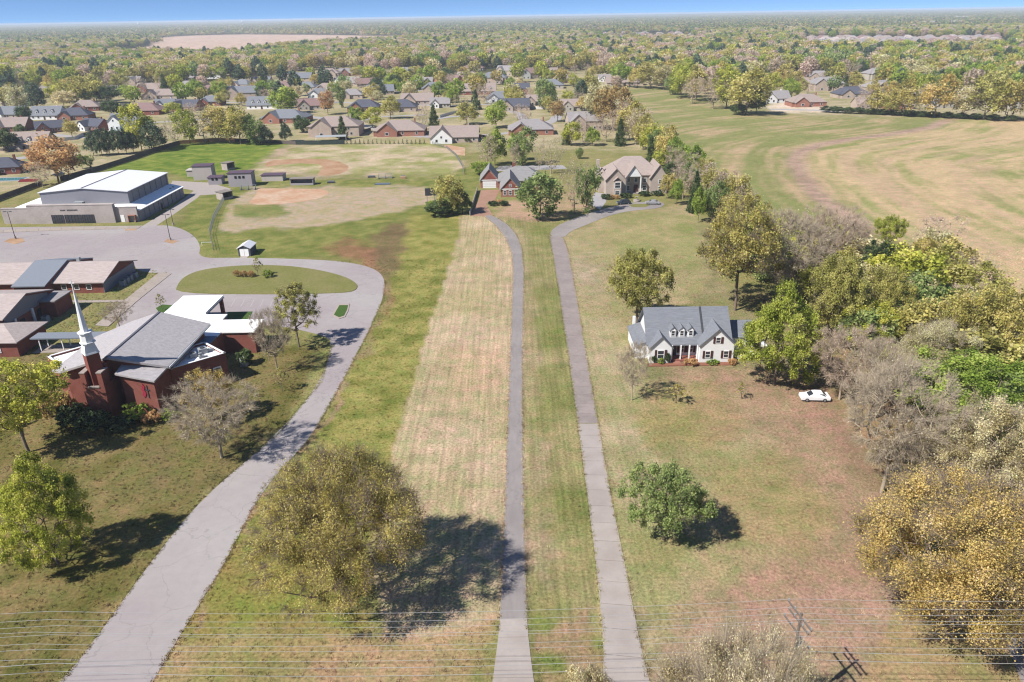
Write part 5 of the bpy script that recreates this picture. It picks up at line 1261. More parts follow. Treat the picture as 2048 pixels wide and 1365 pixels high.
# ================================================================== TREES
def crown_radius(d, lobes):
    r = np.ones(len(d))
    for v, a, w in lobes: r = r + a * np.exp((d @ v - 1) * w)
    return r
def skeleton(rg, H, R, base, N, kind):
    """branch nodes grown outwards to points spread through the crown; returns nodes, parents, radii, tip flags"""
    lobes = []
    for _ in range(14):
        v = rg.normal(size=3); v /= np.linalg.norm(v); lobes.append((v, rg.uniform(-.34, .34), rg.uniform(4, 16)))
    d = rg.normal(size=(N, 3)); d /= np.linalg.norm(d, axis=1)[:, None]
    zc = (H + base) / 2; hz = (H - base) / 2
    if kind == 'cone':
        t = rg.uniform(0, 1, N) ** 1.3; an = rg.uniform(0, 2 * math.pi, N); rr = R * (1 - t) ** .8 * np.sqrt(rg.uniform(.15, 1, N)) * (1 + .18 * np.sin(an * 3 + t * 9))
        pts = np.stack([rr * np.cos(an), rr * np.sin(an), base + t * (H - base)], 1)
    else:
        q = rg.uniform(0.12, 1, N) ** .42 * crown_radius(d, lobes)
        pts = d * q[:, None]
        if kind == 'dome': pts[:, 2] = np.where(pts[:, 2] < 0, pts[:, 2] * .75, pts[:, 2])
        if kind == 'vase': s = np.clip(.72 + .4 * (pts[:, 2] + .6), .45, 1.15); pts[:, :2] *= s[:, None]
        if kind == 'egg': s = np.clip(1.0 - .55 * np.clip(pts[:, 2], -1, 1), .35, 1.25); pts[:, :2] *= s[:, None]
        pts = pts * np.array([R, R, hz]) + np.array([0, 0, zc])
    pts[:, 2] = np.maximum(pts[:, 2], base * .55)
    nt_ = max(4, int(H / 1.2)); top = base + (H - base) * (.9 if kind in ('cone', 'egg') else .55)
    tz = np.linspace(0, top, nt_); wob = np.cumsum(rg.normal(0, .05 * R / 5, (nt_, 2)), 0)
    nodes = [np.array([wob[i, 0], wob[i, 1], tz[i]]) for i in range(nt_)]
    par = [-1] + list(range(nt_ - 1))
    order = np.argsort(np.linalg.norm((pts - np.array([0, 0, base])) / np.array([1, 1, 1.3]), axis=1))
    A = np.zeros((nt_ + N * 5, 3)); A[:nt_] = nodes; n = nt_
    step = max(.9, R * .16)
    ntip = []
    for i in order:
        p = pts[i]; B = A[:n]
        v = p - B; dist = np.linalg.norm(v, axis=1)
        cost = dist + np.maximum(0, (B[:, 2] - p[2])) * 1.6 + (B[:, 2] < base * .8) * 50 + .12 * np.linalg.norm(B[:, :2], axis=1) * 0
        j = int(np.argmin(cost)); L = dist[j]
        k = min(4, max(1, int(L / step)))
        a = B[j].copy(); side = rg.normal(0, .10 * L, 3); up = np.array([0, 0, .12 * L])
        pj = j
        for s in range(1, k + 1):
            t = s / k; q = a + (p - a) * t + (side - up * .6) * (4 * t * (1 - t)) * .5
            A[n] = q; par.append(pj); pj = n; n += 1
        ntip.append(n - 1)
    A = A[:n]; par = np.array(par)
    cnt = np.zeros(n)
    for t in ntip: cnt[t] += 1
    for i in range(n - 1, 0, -1): cnt[par[i]] += cnt[i]
    rad = np.maximum(cnt, .6) ** .46
    rad *= (.034 * H ** .6 * R ** .45 * .62) / rad[0]
    return A, par, rad, np.array(ntip), cnt
def tubes(A, par, rad, minr=0.0, sides=5):
    e = np.arange(1, len(A)); e = e[rad[e] > minr] if minr else e
    p0, p1 = A[par[e]], A[e]; r0, r1 = np.minimum(rad[par[e]], rad[e] * 1.35), rad[e]
    d = p1 - p0; L = np.linalg.norm(d, axis=1) + 1e-6; d = d / L[:, None]
    ref = np.where(np.abs(d[:, 2:3]) > .9, np.array([[1., 0, 0]]), np.array([[0, 0, 1.]]))
    u = np.cross(d, ref); u /= np.linalg.norm(u, axis=1)[:, None] + 1e-9; w = np.cross(d, u)
    V = []
    for p, r in ((p0, r0), (p1 + d * (r1 * .3)[:, None], r1)):
        for k in range(sides):
            t = 2 * math.pi * k / sides; V.append(p + (u * math.cos(t) + w * math.sin(t)) * r[:, None])
    V = np.stack(V, 1).reshape(-1, 3)
    o = np.arange(len(e))[:, None] * (2 * sides)
    F = np.concatenate([o + np.array([[k, (k + 1) % sides, sides + (k + 1) % sides, sides + k]]) for k in range(sides)], 0)
    return V, F
def quads_at(rg, c, size, up=.9, aspect=.75):
    n = len(c)
    nrm = rg.normal(size=(n, 3)); nrm[:, 2] += up; nrm /= np.linalg.norm(nrm, axis=1)[:, None]
    a = np.cross(nrm, rg.normal(size=(n, 3))); a /= np.linalg.norm(a, axis=1)[:, None] + 1e-9; b = np.cross(nrm, a)
    s = (size * rg.uniform(.6, 1.35, n))[:, None] * .5
    V = np.stack([c + a * s, c + b * s * aspect, c - a * s, c - b * s * aspect], 1)
    return V.reshape(-1, 3), np.arange(4 * n).reshape(n, 4)
def ribbons(rg, p, dirs, L, wd):
    n = len(p); a = np.cross(dirs, rg.normal(size=(n, 3))); a /= np.linalg.norm(a, axis=1)[:, None] + 1e-9
    q = p + dirs * L[:, None]; bend = rg.normal(0, .12, (n, 3)) * L[:, None]
    q = q + bend
    V = np.stack([p - a * wd, p + a * wd, q + a * wd * .4, q - a * wd * .4], 1)
    return V.reshape(-1, 3), np.arange(4 * n).reshape(n, 4)
def raw_mesh(name, V, F, mats, mi=None, tint=None):
    me = bpy.data.meshes.new(name)
    me.vertices.add(len(V)); me.vertices.foreach_set('co', np.asarray(V, np.float32).ravel())
    me.loops.add(F.size); me.loops.foreach_set('vertex_index', F.astype(np.int32).ravel())
    me.polygons.add(len(F)); me.polygons.foreach_set('loop_start', np.arange(0, F.size, F.shape[1], dtype=np.int32))
    if mi is not None: me.polygons.foreach_set('material_index', np.asarray(mi, np.int32))
    me.update(calc_edges=True)
    if tint is not None:
        a = me.attributes.new('tint', 'FLOAT', 'POINT'); a.data.foreach_set('value', np.asarray(tint, np.float32))
    for m in mats: me.materials.append(m)
    return me
# species: dark leaf, light leaf, bark, twig share, leaf share, crown kind
KL = 0.84     # leaves: display colour of a sunlit crown is darker than the leaf itself
SP = {
 'ochre': ((100, 94, 54), (152, 144, 80), (190, 168, 102), (206, 194, 118), (208, 190, 156), M_BARK, .6, .72, 'dome'),
 'olive': ((96, 94, 54), (146, 142, 78), (178, 170, 98), (206, 198, 124), (204, 186, 150), M_BARK, .6, .8, 'dome'),
 'yellow': ((98, 104, 40), (142, 148, 58), (176, 180, 80), (206, 204, 104), (204, 190, 128), M_BARK, .4, .85, 'dome'),
 'fresh': ((84, 102, 42), (114, 134, 54), (146, 164, 74), (176, 190, 98), (172, 170, 106), M_BARK, .2, 1.1, 'dome'),
 'green': ((70, 86, 50), (108, 126, 74), (140, 154, 94), (168, 180, 116), (160, 156, 120), M_BARK, .4, .85, 'vase'),
 'pale': ((122, 116, 82), (170, 160, 116), (202, 190, 146), (228, 216, 176), (214, 194, 168), M_BARKG, .8, .65, 'dome'),
 'bare': ((150, 138, 112), (180, 166, 138), (200, 186, 158), (190, 184, 140), (206, 194, 168), M_BARKG, .6, .10, 'vase'),
 'barepink': ((150, 132, 118), (180, 158, 142), (196, 178, 160), (208, 192, 170), (190, 182, 150), mat('pink_bark', C(226, 202, 178), var=.2, scale=4), .7, .25, 'vase'),
 'rust': ((118, 96, 64), (160, 132, 88), (186, 156, 108), (204, 176, 126), (190, 178, 122), M_BARK, .7, .8, 'dome'),
 'dark': ((38, 50, 34), (60, 76, 50), (86, 102, 68), (118, 132, 92), (110, 112, 84), M_BARKD, .05, 1.2, 'dome'),
 'pine': ((44, 58, 48), (70, 86, 68), (94, 110, 86), (124, 136, 108), (126, 122, 100), M_BARKD, .05, 1.15, 'egg'),
 'cedar': ((38, 52, 34), (64, 80, 50), (90, 106, 66), (116, 132, 86), (112, 116, 80), M_BARKD, .0, 1.4, 'cone'),
 'holly': ((48, 62, 40), (76, 92, 58), (102, 118, 76), (128, 144, 98), (122, 124, 90), M_BARKD, .0, 1.5, 'dome'),
}
LM = {k: leafmat('leaf_' + k, [C(*c, KL) for c in v[:5]]) for k, v in SP.items()}
SP = {k: (None, None) + v[5:] for k, v in SP.items()}
def make_tree(sp, seed, H, R, base, N, nleaf, lsize, ntwig, sides=5, minr=0.0, spread=None, kind=None, wexp=2.6):
    rg = np.random.default_rng(seed); _, _, bark, tw, lf, kd = SP[sp]
    A, par, rad, tips, cnt = skeleton(rg, H, R, base, N, kind or kd)
    V, F = tubes(A, par, rad, minr, sides)
    small = np.where(cnt <= 4)[0]; small = small[small > 5]
    c0 = A[small]; clump = rg.uniform(0, 1, len(A))
    ax = np.array([0, 0, base + (H - base) * .35])
    if ntwig * tw > 0:
        n = int(ntwig * tw); i = rg.integers(0, len(small), n)
        d = c0[i] - ax; d /= np.linalg.norm(d, axis=1)[:, None] + 1e-9
        d = d + rg.normal(0, .55, (n, 3)); d /= np.linalg.norm(d, axis=1)[:, None]
        V2, F2 = ribbons(rg, c0[i] + rg.normal(0, .15, (n, 3)), d, rg.uniform(.25, 1.0, n) * R * .2, .007 + R * .0010)
        F = np.concatenate([F, F2 + len(V)]); V = np.concatenate([V, V2])
    bm = raw_mesh('trunk', V, F, [bark])
    n = int(nleaf * lf)
    if n < 10: return bm, None
    wt = rg.uniform(0, 1, len(small)) ** wexp + .03; i = rg.choice(len(small), n, p=wt / wt.sum())
    sp_ = spread or R * .055
    c = c0[i] + rg.normal(0, sp_, (n, 3))
    c[:, 2] = np.maximum(c[:, 2], .25)
    V, F = quads_at(rg, c, lsize)
    t = np.clip(.08 + .62 * clump[small[i]] + rg.uniform(-.2, .32, n), 0, 1)
    return bm, raw_mesh('crown', V, F, [LM[sp]], tint=np.repeat(t, 4))
TREE_NAME = {'ochre': 'oak_tree', 'olive': 'oak_tree', 'yellow': 'leafing_tree', 'fresh': 'green_tree', 'green': 'green_tree', 'pale': 'budding_tree', 'bare': 'bare_tree', 'barepink': 'bare_tree', 'rust': 'rust_tree', 'dark': 'evergreen_tree', 'pine': 'pine_tree', 'cedar': 'cedar_tree', 'holly': 'holly_bush'}
TREE_POS = []
def plant(meshes, x, y, s, sz, rz, name, label, cat, group):
    T = thing(name, label, cat, (x, y, 0), rz, group)
    T.scale = (s, s, sz)
    link('trunk', meshes[0], T)
    if meshes[1] is not None: link('crown', meshes[1], T)
    TREE_POS.append((x, y))
    return T
# ---- near trees, each kind grown at full detail
NEAR_KIT = {
 'oak_big': make_tree('ochre', 3, 17.5, 9.8, 3.0, 800, 150000, .17, 26000, kind='dome', wexp=2.2),
 'oak_edge': make_tree('ochre', 8, 17, 10, 3.0, 800, 150000, .17, 26000, wexp=2.2),
 'ochre': make_tree('ochre', 13, 14, 6.2, 2.8, 380, 26000, .26, 9000),
 'yellow': make_tree('yellow', 5, 13, 5.5, 2.2, 400, 44000, .25, 5000, wexp=1.2),
 'yellow_b': make_tree('yellow', 6, 12.5, 6, 1.2, 400, 50000, .25, 5000, kind='egg', wexp=1.1),
 'fresh': make_tree('fresh', 21, 12, 6.8, 1.6, 440, 50000, .27, 3000),
 'fresh_b': make_tree('yellow', 22, 11.5, 5.2, 2.8, 300, 22000, .25, 5000, kind='vase'),
 'willow': make_tree('green', 31, 8.5, 5.0, 1.0, 400, 34000, .22, 5000, kind='dome'),
 'pale': make_tree('pale', 41, 13, 6.8, 1.8, 480, 84000, .19, 16000),
 'pale_big': make_tree('pale', 47, 14, 11, 2.5, 700, 100000, .16, 30000),
 'pale_b': make_tree('pale', 42, 14, 6.0, 2.2, 440, 44000, .25, 12000),
 'bare': make_tree('bare', 51, 13, 5.2, 3.0, 460, 9000, .2, 26000),
 'bare_b': make_tree('bare', 52, 10.5, 4.6, 2.4, 360, 6000, .2, 18000),
 'bare_c': make_tree('barepink', 53, 12, 5, 2.0, 420, 9000, .2, 24000),
 'pear': make_tree('olive', 61, 13, 4.2, 3.4, 340, 18000, .22, 9000, kind='egg'),
 'dark': make_tree('dark', 71, 9.5, 4.2, .9, 340, 30000, .28, 500),
 'olive': make_tree('olive', 81, 13, 5.8, 2.4, 400, 46000, .26, 6000, wexp=1.2),
 'sapling': make_tree('olive', 91, 5, 1.5, 1.4, 90, 900, .2, 1500, kind='egg'),
 'bush': make_tree('dark', 95, 2.2, 1.6, .1, 140, 5200, .24, 0),
 'bush_g': make_tree('fresh', 96, 2.4, 1.6, .1, 140, 4200, .24, 0),
 'bush_r': make_tree('rust', 97, 2.0, 1.7, .1, 140, 4600, .24, 200),
 'round': make_tree('holly', 98, 3.6, 1.9, .05, 200, 9000, .22, 0),
}
KIT_H = {'oak_big': (17.5, 9.8), 'oak_edge': (17, 10), 'ochre': (14, 6.2), 'yellow': (13, 5.5), 'yellow_b': (12.5, 6), 'fresh': (12, 6.8), 'fresh_b': (11.5, 5.2), 'willow': (8.5, 5), 'pale': (13, 6.8), 'pale_b': (14, 6), 'pale_big': (14, 11), 'bare': (13, 5.2), 'bare_b': (10.5, 4.6), 'bare_c': (12, 5), 'pear': (13, 4.2), 'dark': (9.5, 4.2), 'olive': (13, 5.8), 'sapling': (5, 1.5), 'bush': (2.2, 1.6), 'bush_g': (2.4, 1.6), 'bush_r': (2, 1.7), 'round': (3.6, 1.9)}
# base pixel, top pixel row, crown width in pixels
NEAR = [
 ('oak_big', 690, 1205, 893, 335, 'oak_tree', 'huge ochre budding oak casting its shadow over the narrow driveway', 'tree'),
 ('oak_edge', 1905, 1255, 945, 430, 'oak_tree', 'big golden oak at the lower right edge by the road', 'tree'),
 ('yellow_b', 118, 1128, 900, 176, 'leafing_tree', 'dense yellow-green tree on the church lawn at lower left', 'tree'),
 ('fresh_b', 58, 905, 728, 190, 'green_tree', 'bright light-green tree at the left edge in front of the church', 'tree'),
 ('bare', 442, 917, 775, 165, 'bare_tree', 'bare brown tree beside the church drive on the front lawn', 'tree'),
 ('ochre', 428, 842, 742, 95, 'leafing_tree', 'small yellow-olive tree against the church wing windows', 'tree'),
 ('pear', 599, 694, 570, 100, 'pear_tree', 'upright olive tree with clear trunk at the car park corner', 'tree'),
 ('bare_b', 556, 747, 625, 84, 'bare_tree', 'bare grey-brown tree between the round shrub and the drive', 'tree'),
 ('sapling', 565, 783, 735, 34, 'sapling', 'thin sapling at the drive edge below the bare grey-brown tree', 'tree'),
 ('bare_b', 1263, 801, 690, 72, 'bare_tree', 'small bare tree on the lawn left of the white house', 'tree'),
 ('sapling', 1352, 806, 768, 44, 'sapling', 'tiny leafing sapling on the lawn in front of the white house', 'tree'),
 ('sapling', 1482, 799, 766, 26, 'sapling', 'tiny bare sapling midway between white house and parked white car', 'tree'),
 ('olive', 1272, 652, 505, 126, 'leafing_tree', 'round golden-olive tree behind the left end of the white house', 'tree'),
 ('ochre', 1470, 622, 402, 165, 'oak_tree', 'tall ochre oak behind the right end of the white house', 'tree'),
 ('willow', 1328, 1080, 925, 170, 'green_tree', 'low leaning grey-green tree alone on the brown front lawn', 'tree'),
 ('yellow_b', 1548, 770, 560, 170, 'leafing_tree', 'yellow-green tree hiding the garage side of the white house', 'tree'),
 ('bare', 1760, 985, 735, 215, 'bare_tree', 'large bare grey tree at the edge of the brown lawn', 'tree'),
 ('bare_c', 1680, 800, 655, 150, 'bare_tree', 'bare lilac-grey tree just behind the parked white car', 'tree'),
 ('bare_b', 1745, 840, 690, 120, 'bare_tree', 'bare beige tree between the white car and the bright green tree', 'tree'),
 ('fresh', 1925, 868, 700, 260, 'green_tree', 'very bright green tree near the right edge', 'tree'),
 ('pale', 1955, 1030, 785, 265, 'budding_tree', 'cream-green flowering tree above the golden oak at right edge', 'tree'),
 ('pale', 1850, 805, 640, 190, 'budding_tree', 'pale straw-coloured tree above the bright green one', 'tree'),
 ('olive', 1955, 775, 585, 175, 'budding_tree', 'tall pale olive tree at the right edge beside the crop field', 'tree'),
 ('yellow', 1725, 705, 595, 140, 'leafing_tree', 'fresh yellow-green tree in the middle of the right-hand grove', 'tree'),
 ('dark', 1845, 668, 585, 78, 'evergreen_tree', 'blue-green rounded evergreen in the right-hand grove', 'tree'),
 ('dark', 1752, 590, 492, 92, 'evergreen_tree', 'dark glossy evergreen at the back of the right-hand grove', 'tree'),
 ('olive', 1665, 690, 520, 125, 'budding_tree', 'pale gold tree behind the yellow-green tree by the white house', 'tree'),
 ('olive', 1755, 670, 540, 110, 'budding_tree', 'beige-gold tree in front of the dark glossy evergreen', 'tree'),
 ('bare', 1560, 610, 428, 150, 'bare_tree', 'bare silvery tree right of the tall ochre oak', 'tree'),
 ('bare_c', 1640, 560, 415, 110, 'bare_tree', 'bare pinkish tree at the grove edge by the crop field', 'tree'),
 ('bare_c', 1700, 520, 440, 80, 'bare_tree', 'small bare pinkish tree nearest the field track', 'tree'),
 ('fresh_b', 1772, 505, 432, 60, 'green_tree', 'slim light-green tree on the crop-field edge of the grove', 'tree'),
 ('olive', 1835, 570, 480, 80, 'leafing_tree', 'olive tree on the field edge right of the dark evergreen', 'tree'),
 ('bare_c', 1830, 610, 515, 60, 'bare_tree', 'slim bare lilac tree between two evergreens in the grove', 'tree'),
 ('fresh', 1905, 640, 575, 90, 'green_tree', 'low bright green tree on the field edge above the pale ones', 'tree'),
 ('olive', 1900, 600, 530, 70, 'budding_tree', 'thin pale tree on the field edge at the right', 'tree'),
 ('yellow', 1790, 760, 690, 110, 'leafing_tree', 'small yellow-green tree tucked below the beige-gold tree', 'tree'),
 ('olive', 1480, 500, 395, 90, 'green_tree', 'green rounded tree peeping out behind the tall ochre oak', 'tree'),
 ('pale_big', 1455, 1640, 1258, 400, 'budding_tree', 'pale pinkish budding tree cut off by the bottom edge', 'tree'),
 ('pale_b', 1180, 1520, 1315, 120, 'budding_tree', 'pale sprigs of a tree between the drives at the bottom edge', 'tree'),
 ('bare_b', 1860, 950, 850, 110, 'bare_tree', 'bare red-brown tree inside the shade of the right-hand grove', 'tree'),
 ('bare_b', 240, 658, 608, 60, 'bare_tree', 'low bare shrubby tree at the foot of the sidewalk', 'tree'),
 ('sapling', 325, 622, 588, 22, 'sapling', 'tiny sapling on the planting island by the canopy', 'tree'),
 ('sapling', 107, 566, 540, 16, 'sapling', 'leftmost thin sapling against the classroom hall wall', 'tree'),
 ('sapling', 151, 568, 541, 16, 'sapling', 'middle thin sapling against the classroom hall wall', 'tree'),
 ('sapling', 191, 568, 543, 16, 'sapling', 'rightmost thin sapling against the classroom hall wall', 'tree'),
 ('sapling', 517, 553, 515, 24, 'sapling', 'slim green sapling on the loop lawn', 'tree'),
 ('round', 493, 730, 702, 33, 'round_shrub', 'clipped round dark shrub beside the church rear block', 'shrub'),
 ('bush', 150, 852, 815, 66, 'shrub', 'dark shrub at the left foot of the church tower', 'shrub'),
 ('bush', 195, 862, 828, 70, 'shrub', 'dark shrub directly in front of the church tower', 'shrub'),
 ('bush_r', 118, 838, 790, 76, 'shrub', 'reddish-brown tall shrub left of the church tower', 'shrub'),
 ('bush_g', 278, 842, 808, 54, 'shrub', 'olive shrub under the church emblem', 'shrub'),
 ('bush_r', 306, 846, 826, 40, 'shrub', 'small red-brown shrub at the church front corner', 'shrub'),
 ('bush_g', 336, 838, 822, 36, 'shrub', 'bright green low shrub at the church front corner', 'shrub'),
 ('bush', 235, 858, 840, 54, 'shrub', 'low dark shrub right of the church tower foot', 'shrub'),
 ('bush_r', 474, 554, 541, 16, 'shrub', 'leftmost brown shrub in the loop lawn bed', 'shrub'),
 ('bush_r', 488, 555, 543, 17, 'shrub', 'second brown shrub from left in the loop lawn bed', 'shrub'),
 ('bush_r', 503, 555, 543, 17, 'shrub', 'third brown shrub from left in the loop lawn bed', 'shrub'),
 ('bush_g', 536, 556, 540, 22, 'shrub', 'yellow-green round shrub at the right of the loop lawn bed', 'shrub'),
 ('bush', 1298 + 10, 727, 712, 12, 'shrub', 'dark clipped shrub at the left gable of the white house', 'shrub'),
 ('bush', 1335, 728, 708, 12, 'shrub', 'dark upright shrub left of the white house porch steps', 'shrub'),
 ('bush_g', 1322, 729, 717, 16, 'shrub', 'low green shrub under the left gable window of the white house', 'shrub'),
 ('bush_r', 1382, 730, 720, 30, 'shrub', 'low reddish shrub in front of the white house porch', 'shrub'),
 ('bush_g', 1425, 729, 720, 26, 'shrub', 'low green shrub under the right gable of the white house', 'shrub'),
 ('bush_r', 1464, 729, 719, 20, 'shrub', 'small dark red shrub at the right corner of the white house', 'shrub'),
]
def kit_extent(k):
    m = NEAR_KIT[k][1] or NEAR_KIT[k][0]
    v = np.zeros(len(m.vertices) * 3, np.float32); m.vertices.foreach_get('co', v); v = v.reshape(-1, 3)
    return float(np.percentile(v[:, 2], 99.3)), float(np.percentile(np.hypot(v[:, 0], v[:, 1]), 95.5))
KIT_H = {k: kit_extent(k) for k in NEAR_KIT}
rt = random.Random(4)
for kit, bx, by, ty, wp, nm, lab, cat in NEAR:
    b = G(bx, by); H, R = KIT_H[kit]
    hh = max(.6, top_h(b, ty)); s = wp / pxm(b[0], b[1], hh * .5) / (2 * R * 1.02)
    hz = hh
    if kit in ('oak_big', 'pale_big', 'oak_edge', 'pale', 'pale_b', 'fresh', 'willow', 'yellow', 'yellow_b') and by > 700: hz = max(.5, top_h((b[0], b[1] + R * s * .45), ty))
    plant(NEAR_KIT[kit], b[0], b[1], s, hz / H, rt.uniform(0, 6.28), nm, lab, cat, 'shrubs' if cat == 'shrub' else 'trees near the houses and church')

# ---- middle-distance trees: lighter meshes shared between copies
MID = {}
for sp in SP:
    MID[sp] = [make_tree(sp, 200 + 17 * i + len(sp) * 3, 12, 5, 1.1 if sp not in ('cedar', 'holly') else .3, 130, 4600, .55 if 'bare' not in sp else .3, 1500 if 'bare' not in sp else 3600, sides=4, minr=.02, wexp=1.0, spread=.55) for i in range(3)]
SPDESC = {'ochre': 'golden-ochre budding oak', 'olive': 'olive-brown leafing tree', 'yellow': 'yellow-green tree', 'fresh': 'bright green tree', 'green': 'grey-green tree', 'pale': 'pale cream budding tree', 'bare': 'bare grey tree', 'barepink': 'bare lilac-brown tree', 'rust': 'rust-brown tree', 'dark': 'dark evergreen tree', 'pine': 'dark pine', 'cedar': 'pointed cedar', 'holly': 'dense dark-green bush'}
PLAN = []       # x, y, height, crown radius, species, zone
def plan_px(sp, bx, by, ty, wp, zone):
    b = G(bx, by); h = top_h(b, ty); PLAN.append((b[0], b[1], h, wp / pxm(b[0], b[1], h / 2) / 2.05, sp, zone))
Z = 'in front of the brick house'
for a in [('green', 1080, 440, 343, 92), ('bare', 1148, 428, 318, 60), ('green', 1172, 426, 333, 50), ('olive', 905, 430, 352, 60), ('holly', 880, 432, 398, 56), ('holly', 925, 428, 378, 36), ('fresh', 872, 425, 402, 40)]: plan_px(*a, Z)
Z = 'behind the brick house'
for a in [('fresh', 965, 350, 325, 48), ('barepink', 975, 340, 268, 50), ('fresh', 990, 332, 258, 48), ('barepink', 1030, 342, 285, 26), ('green', 1045, 332, 257, 54), ('fresh', 1030, 322, 268, 34), ('bare', 1102, 348, 275, 62), ('bare', 1078, 340, 290, 30)]: plan_px(*a, Z)
Z = 'round the two-storey house'
for a in [('fresh', 1352, 410, 358, 28), ('olive', 1335, 398, 348, 34), ('cedar', 1240, 292, 240, 26), ('yellow', 1142, 292, 248, 42), ('fresh', 1185, 292, 255, 32), ('barepink', 1212, 284, 225, 52), ('barepink', 1165, 285, 235, 40), ('cedar', 1132, 290, 250, 20), ('green', 1158, 318, 296, 20)]: plan_px(*a, Z)
Z = 'in the tree line left of the crop field'
for a in [('pale', 1192, 258, 165, 62), ('rust', 1224, 262, 168, 78), ('olive', 1258, 282, 205, 60), ('barepink', 1280, 292, 215, 66), ('yellow', 1305, 312, 250, 52), ('cedar', 1300, 335, 275, 26), ('olive', 1332, 328, 255, 56), ('fresh', 1355, 345, 278, 50), ('barepink', 1345, 352, 290, 46), ('fresh', 1388, 352, 290, 46), ('bare', 1372, 368, 300, 52), ('barepink', 1405, 400, 322, 66), ('barepink', 1445, 425, 335, 72), ('olive', 1470, 440, 352, 60), ('cedar', 1388, 425, 345, 30), ('fresh', 1396, 446, 372, 28), ('green', 1425, 440, 365, 50), ('barepink', 1365, 400, 330, 44), ('olive', 1505, 452, 395, 60), ('yellow', 1318, 350, 300, 34), ('olive', 1410, 372, 318, 40), ('barepink', 1242, 272, 205, 56), ('olive', 1290, 300, 232, 50), ('green', 1318, 322, 262, 44), ('barepink', 1360, 380, 318, 50), ('olive', 1430, 408, 340, 56), ('barepink', 1482, 448, 372, 60), ('green', 1380, 388, 330, 44), ('pale', 1272, 290, 225, 44), ('holly', 1345, 362, 322, 40), ('holly', 1415, 420, 385, 46), ('olive', 1455, 446, 392, 50)]: plan_px(*a, Z)
Z = 'in the tree line beyond the crop field'
for a in [('olive', 1300, 178, 122, 58), ('pale', 1326, 180, 128, 52), ('yellow', 1362, 196, 130, 56), ('olive', 1392, 202, 130, 52), ('barepink', 1384, 208, 152, 52), ('barepink', 1426, 218, 150, 62), ('yellow', 1452, 218, 134, 62), ('olive', 1492, 231, 142, 92), ('dark', 1512, 229, 180, 40), ('holly', 1476, 230, 205, 30), ('olive', 1275, 176, 132, 40), ('green', 1345, 190, 150, 40)]: plan_px(*a, Z)
Z = 'along the far field fence'
for a in [('olive', 1752, 229, 178, 46), ('ochre', 1806, 233, 160, 62), ('ochre', 1868, 236, 152, 74), ('bare', 1838, 234, 180, 36), ('pale', 1922, 238, 170, 60), ('olive', 1966, 240, 152, 74), ('ochre', 2012, 242, 158, 70), ('olive', 2062, 244, 150, 76), ('olive', 1780, 231, 185, 36), ('barepink', 1722, 226, 190, 36)]: plan_px(*a, Z)
Z = 'in the shrub row by the far field fence'
for i, x in enumerate([1652, 1672, 1694, 1716, 1740, 1764, 1790, 1815, 1842, 1866, 1895, 1920, 1950, 1985, 2020]): plan_px('holly' if i % 3 else 'dark', x, 225 + (x - 1652) * .047, 212 + (x - 1652) * .05, 26, Z)
Z = 'by the board fence behind the gymnasium'
for a in [('rust', 118, 366, 272, 100), ('barepink', 86, 376, 322, 50), ('dark', 15, 303, 258, 50), ('green', 182, 335, 310, 18), ('fresh', 165, 338, 308, 22)]: plan_px(*a, Z)
Z = 'in the dark pine row behind the board fence'
for a in [('pine', 188, 312, 264, 28), ('pine', 205, 312, 258, 28), ('pine', 221, 311, 258, 28), ('pine', 238, 310, 256, 28), ('pine', 254, 308, 256, 28), ('pine', 268, 306, 260, 26), ('pine', 310, 303, 242, 50)]: plan_px(*a, Z)
Z = 'behind the bright green outfield'
for a in [('yellow', 284, 302, 217, 64), ('bare', 352, 292, 232, 42), ('yellow', 380, 290, 222, 46), ('bare', 410, 287, 208, 54), ('olive', 440, 287, 213, 62), ('olive', 482, 289, 215, 66), ('green', 512, 290, 232, 50), ('pine', 532, 290, 250, 32), ('pine', 573, 284, 245, 24), ('holly', 607, 265, 233, 36), ('bare', 330, 296, 250, 30), ('olive', 460, 288, 235, 40)]: plan_px(*a, Z)
Z = 'between the subdivision houses above the outfield'
for a in [('fresh', 576, 228, 175, 58), ('fresh', 396, 203, 163, 34), ('fresh', 440, 200, 163, 34), ('rust', 656, 230, 180, 32), ('green', 683, 216, 170, 26), ('olive', 781, 238, 194, 44), ('fresh', 712, 254, 215, 32), ('yellow', 745, 256, 218, 42), ('barepink', 846, 260, 208, 32), ('cedar', 868, 256, 212, 26), ('fresh', 906, 213, 174, 28), ('cedar', 951, 220, 182, 24), ('olive', 934, 250, 205, 44), ('fresh', 992, 257, 204, 50), ('barepink', 1045, 258, 206, 42), ('rust', 1115, 244, 200, 34), ('green', 1092, 219, 158, 50), ('pine', 1163, 206, 160, 30), ('olive', 1178, 196, 143, 42), ('cedar', 686, 279, 236, 26), ('barepink', 540, 205, 178, 40), ('dark', 905, 270, 262, 30), ('holly', 935, 284, 272, 24), ('barepink', 660, 268, 250, 20)]: plan_px(*a, Z)
Z = 'among the houses at the left edge'
for a in [('dark', 225, 233, 202, 36), ('dark', 266, 238, 208, 34), ('dark', 52, 250, 212, 32), ('pale', 40, 232, 170, 48), ('pine', 76, 222, 165, 42), ('dark', 215, 208, 172, 54), ('olive', 145, 275, 240, 34), ('holly', 42, 268, 250, 24), ('yellow', 118, 205, 165, 50), ('olive', 175, 205, 150, 62), ('fresh', 258, 192, 170, 40), ('pale', 128, 215, 180, 48), ('yellow', 348, 228, 205, 40), ('barepink', 385, 232, 205, 32)]: plan_px(*a, Z)
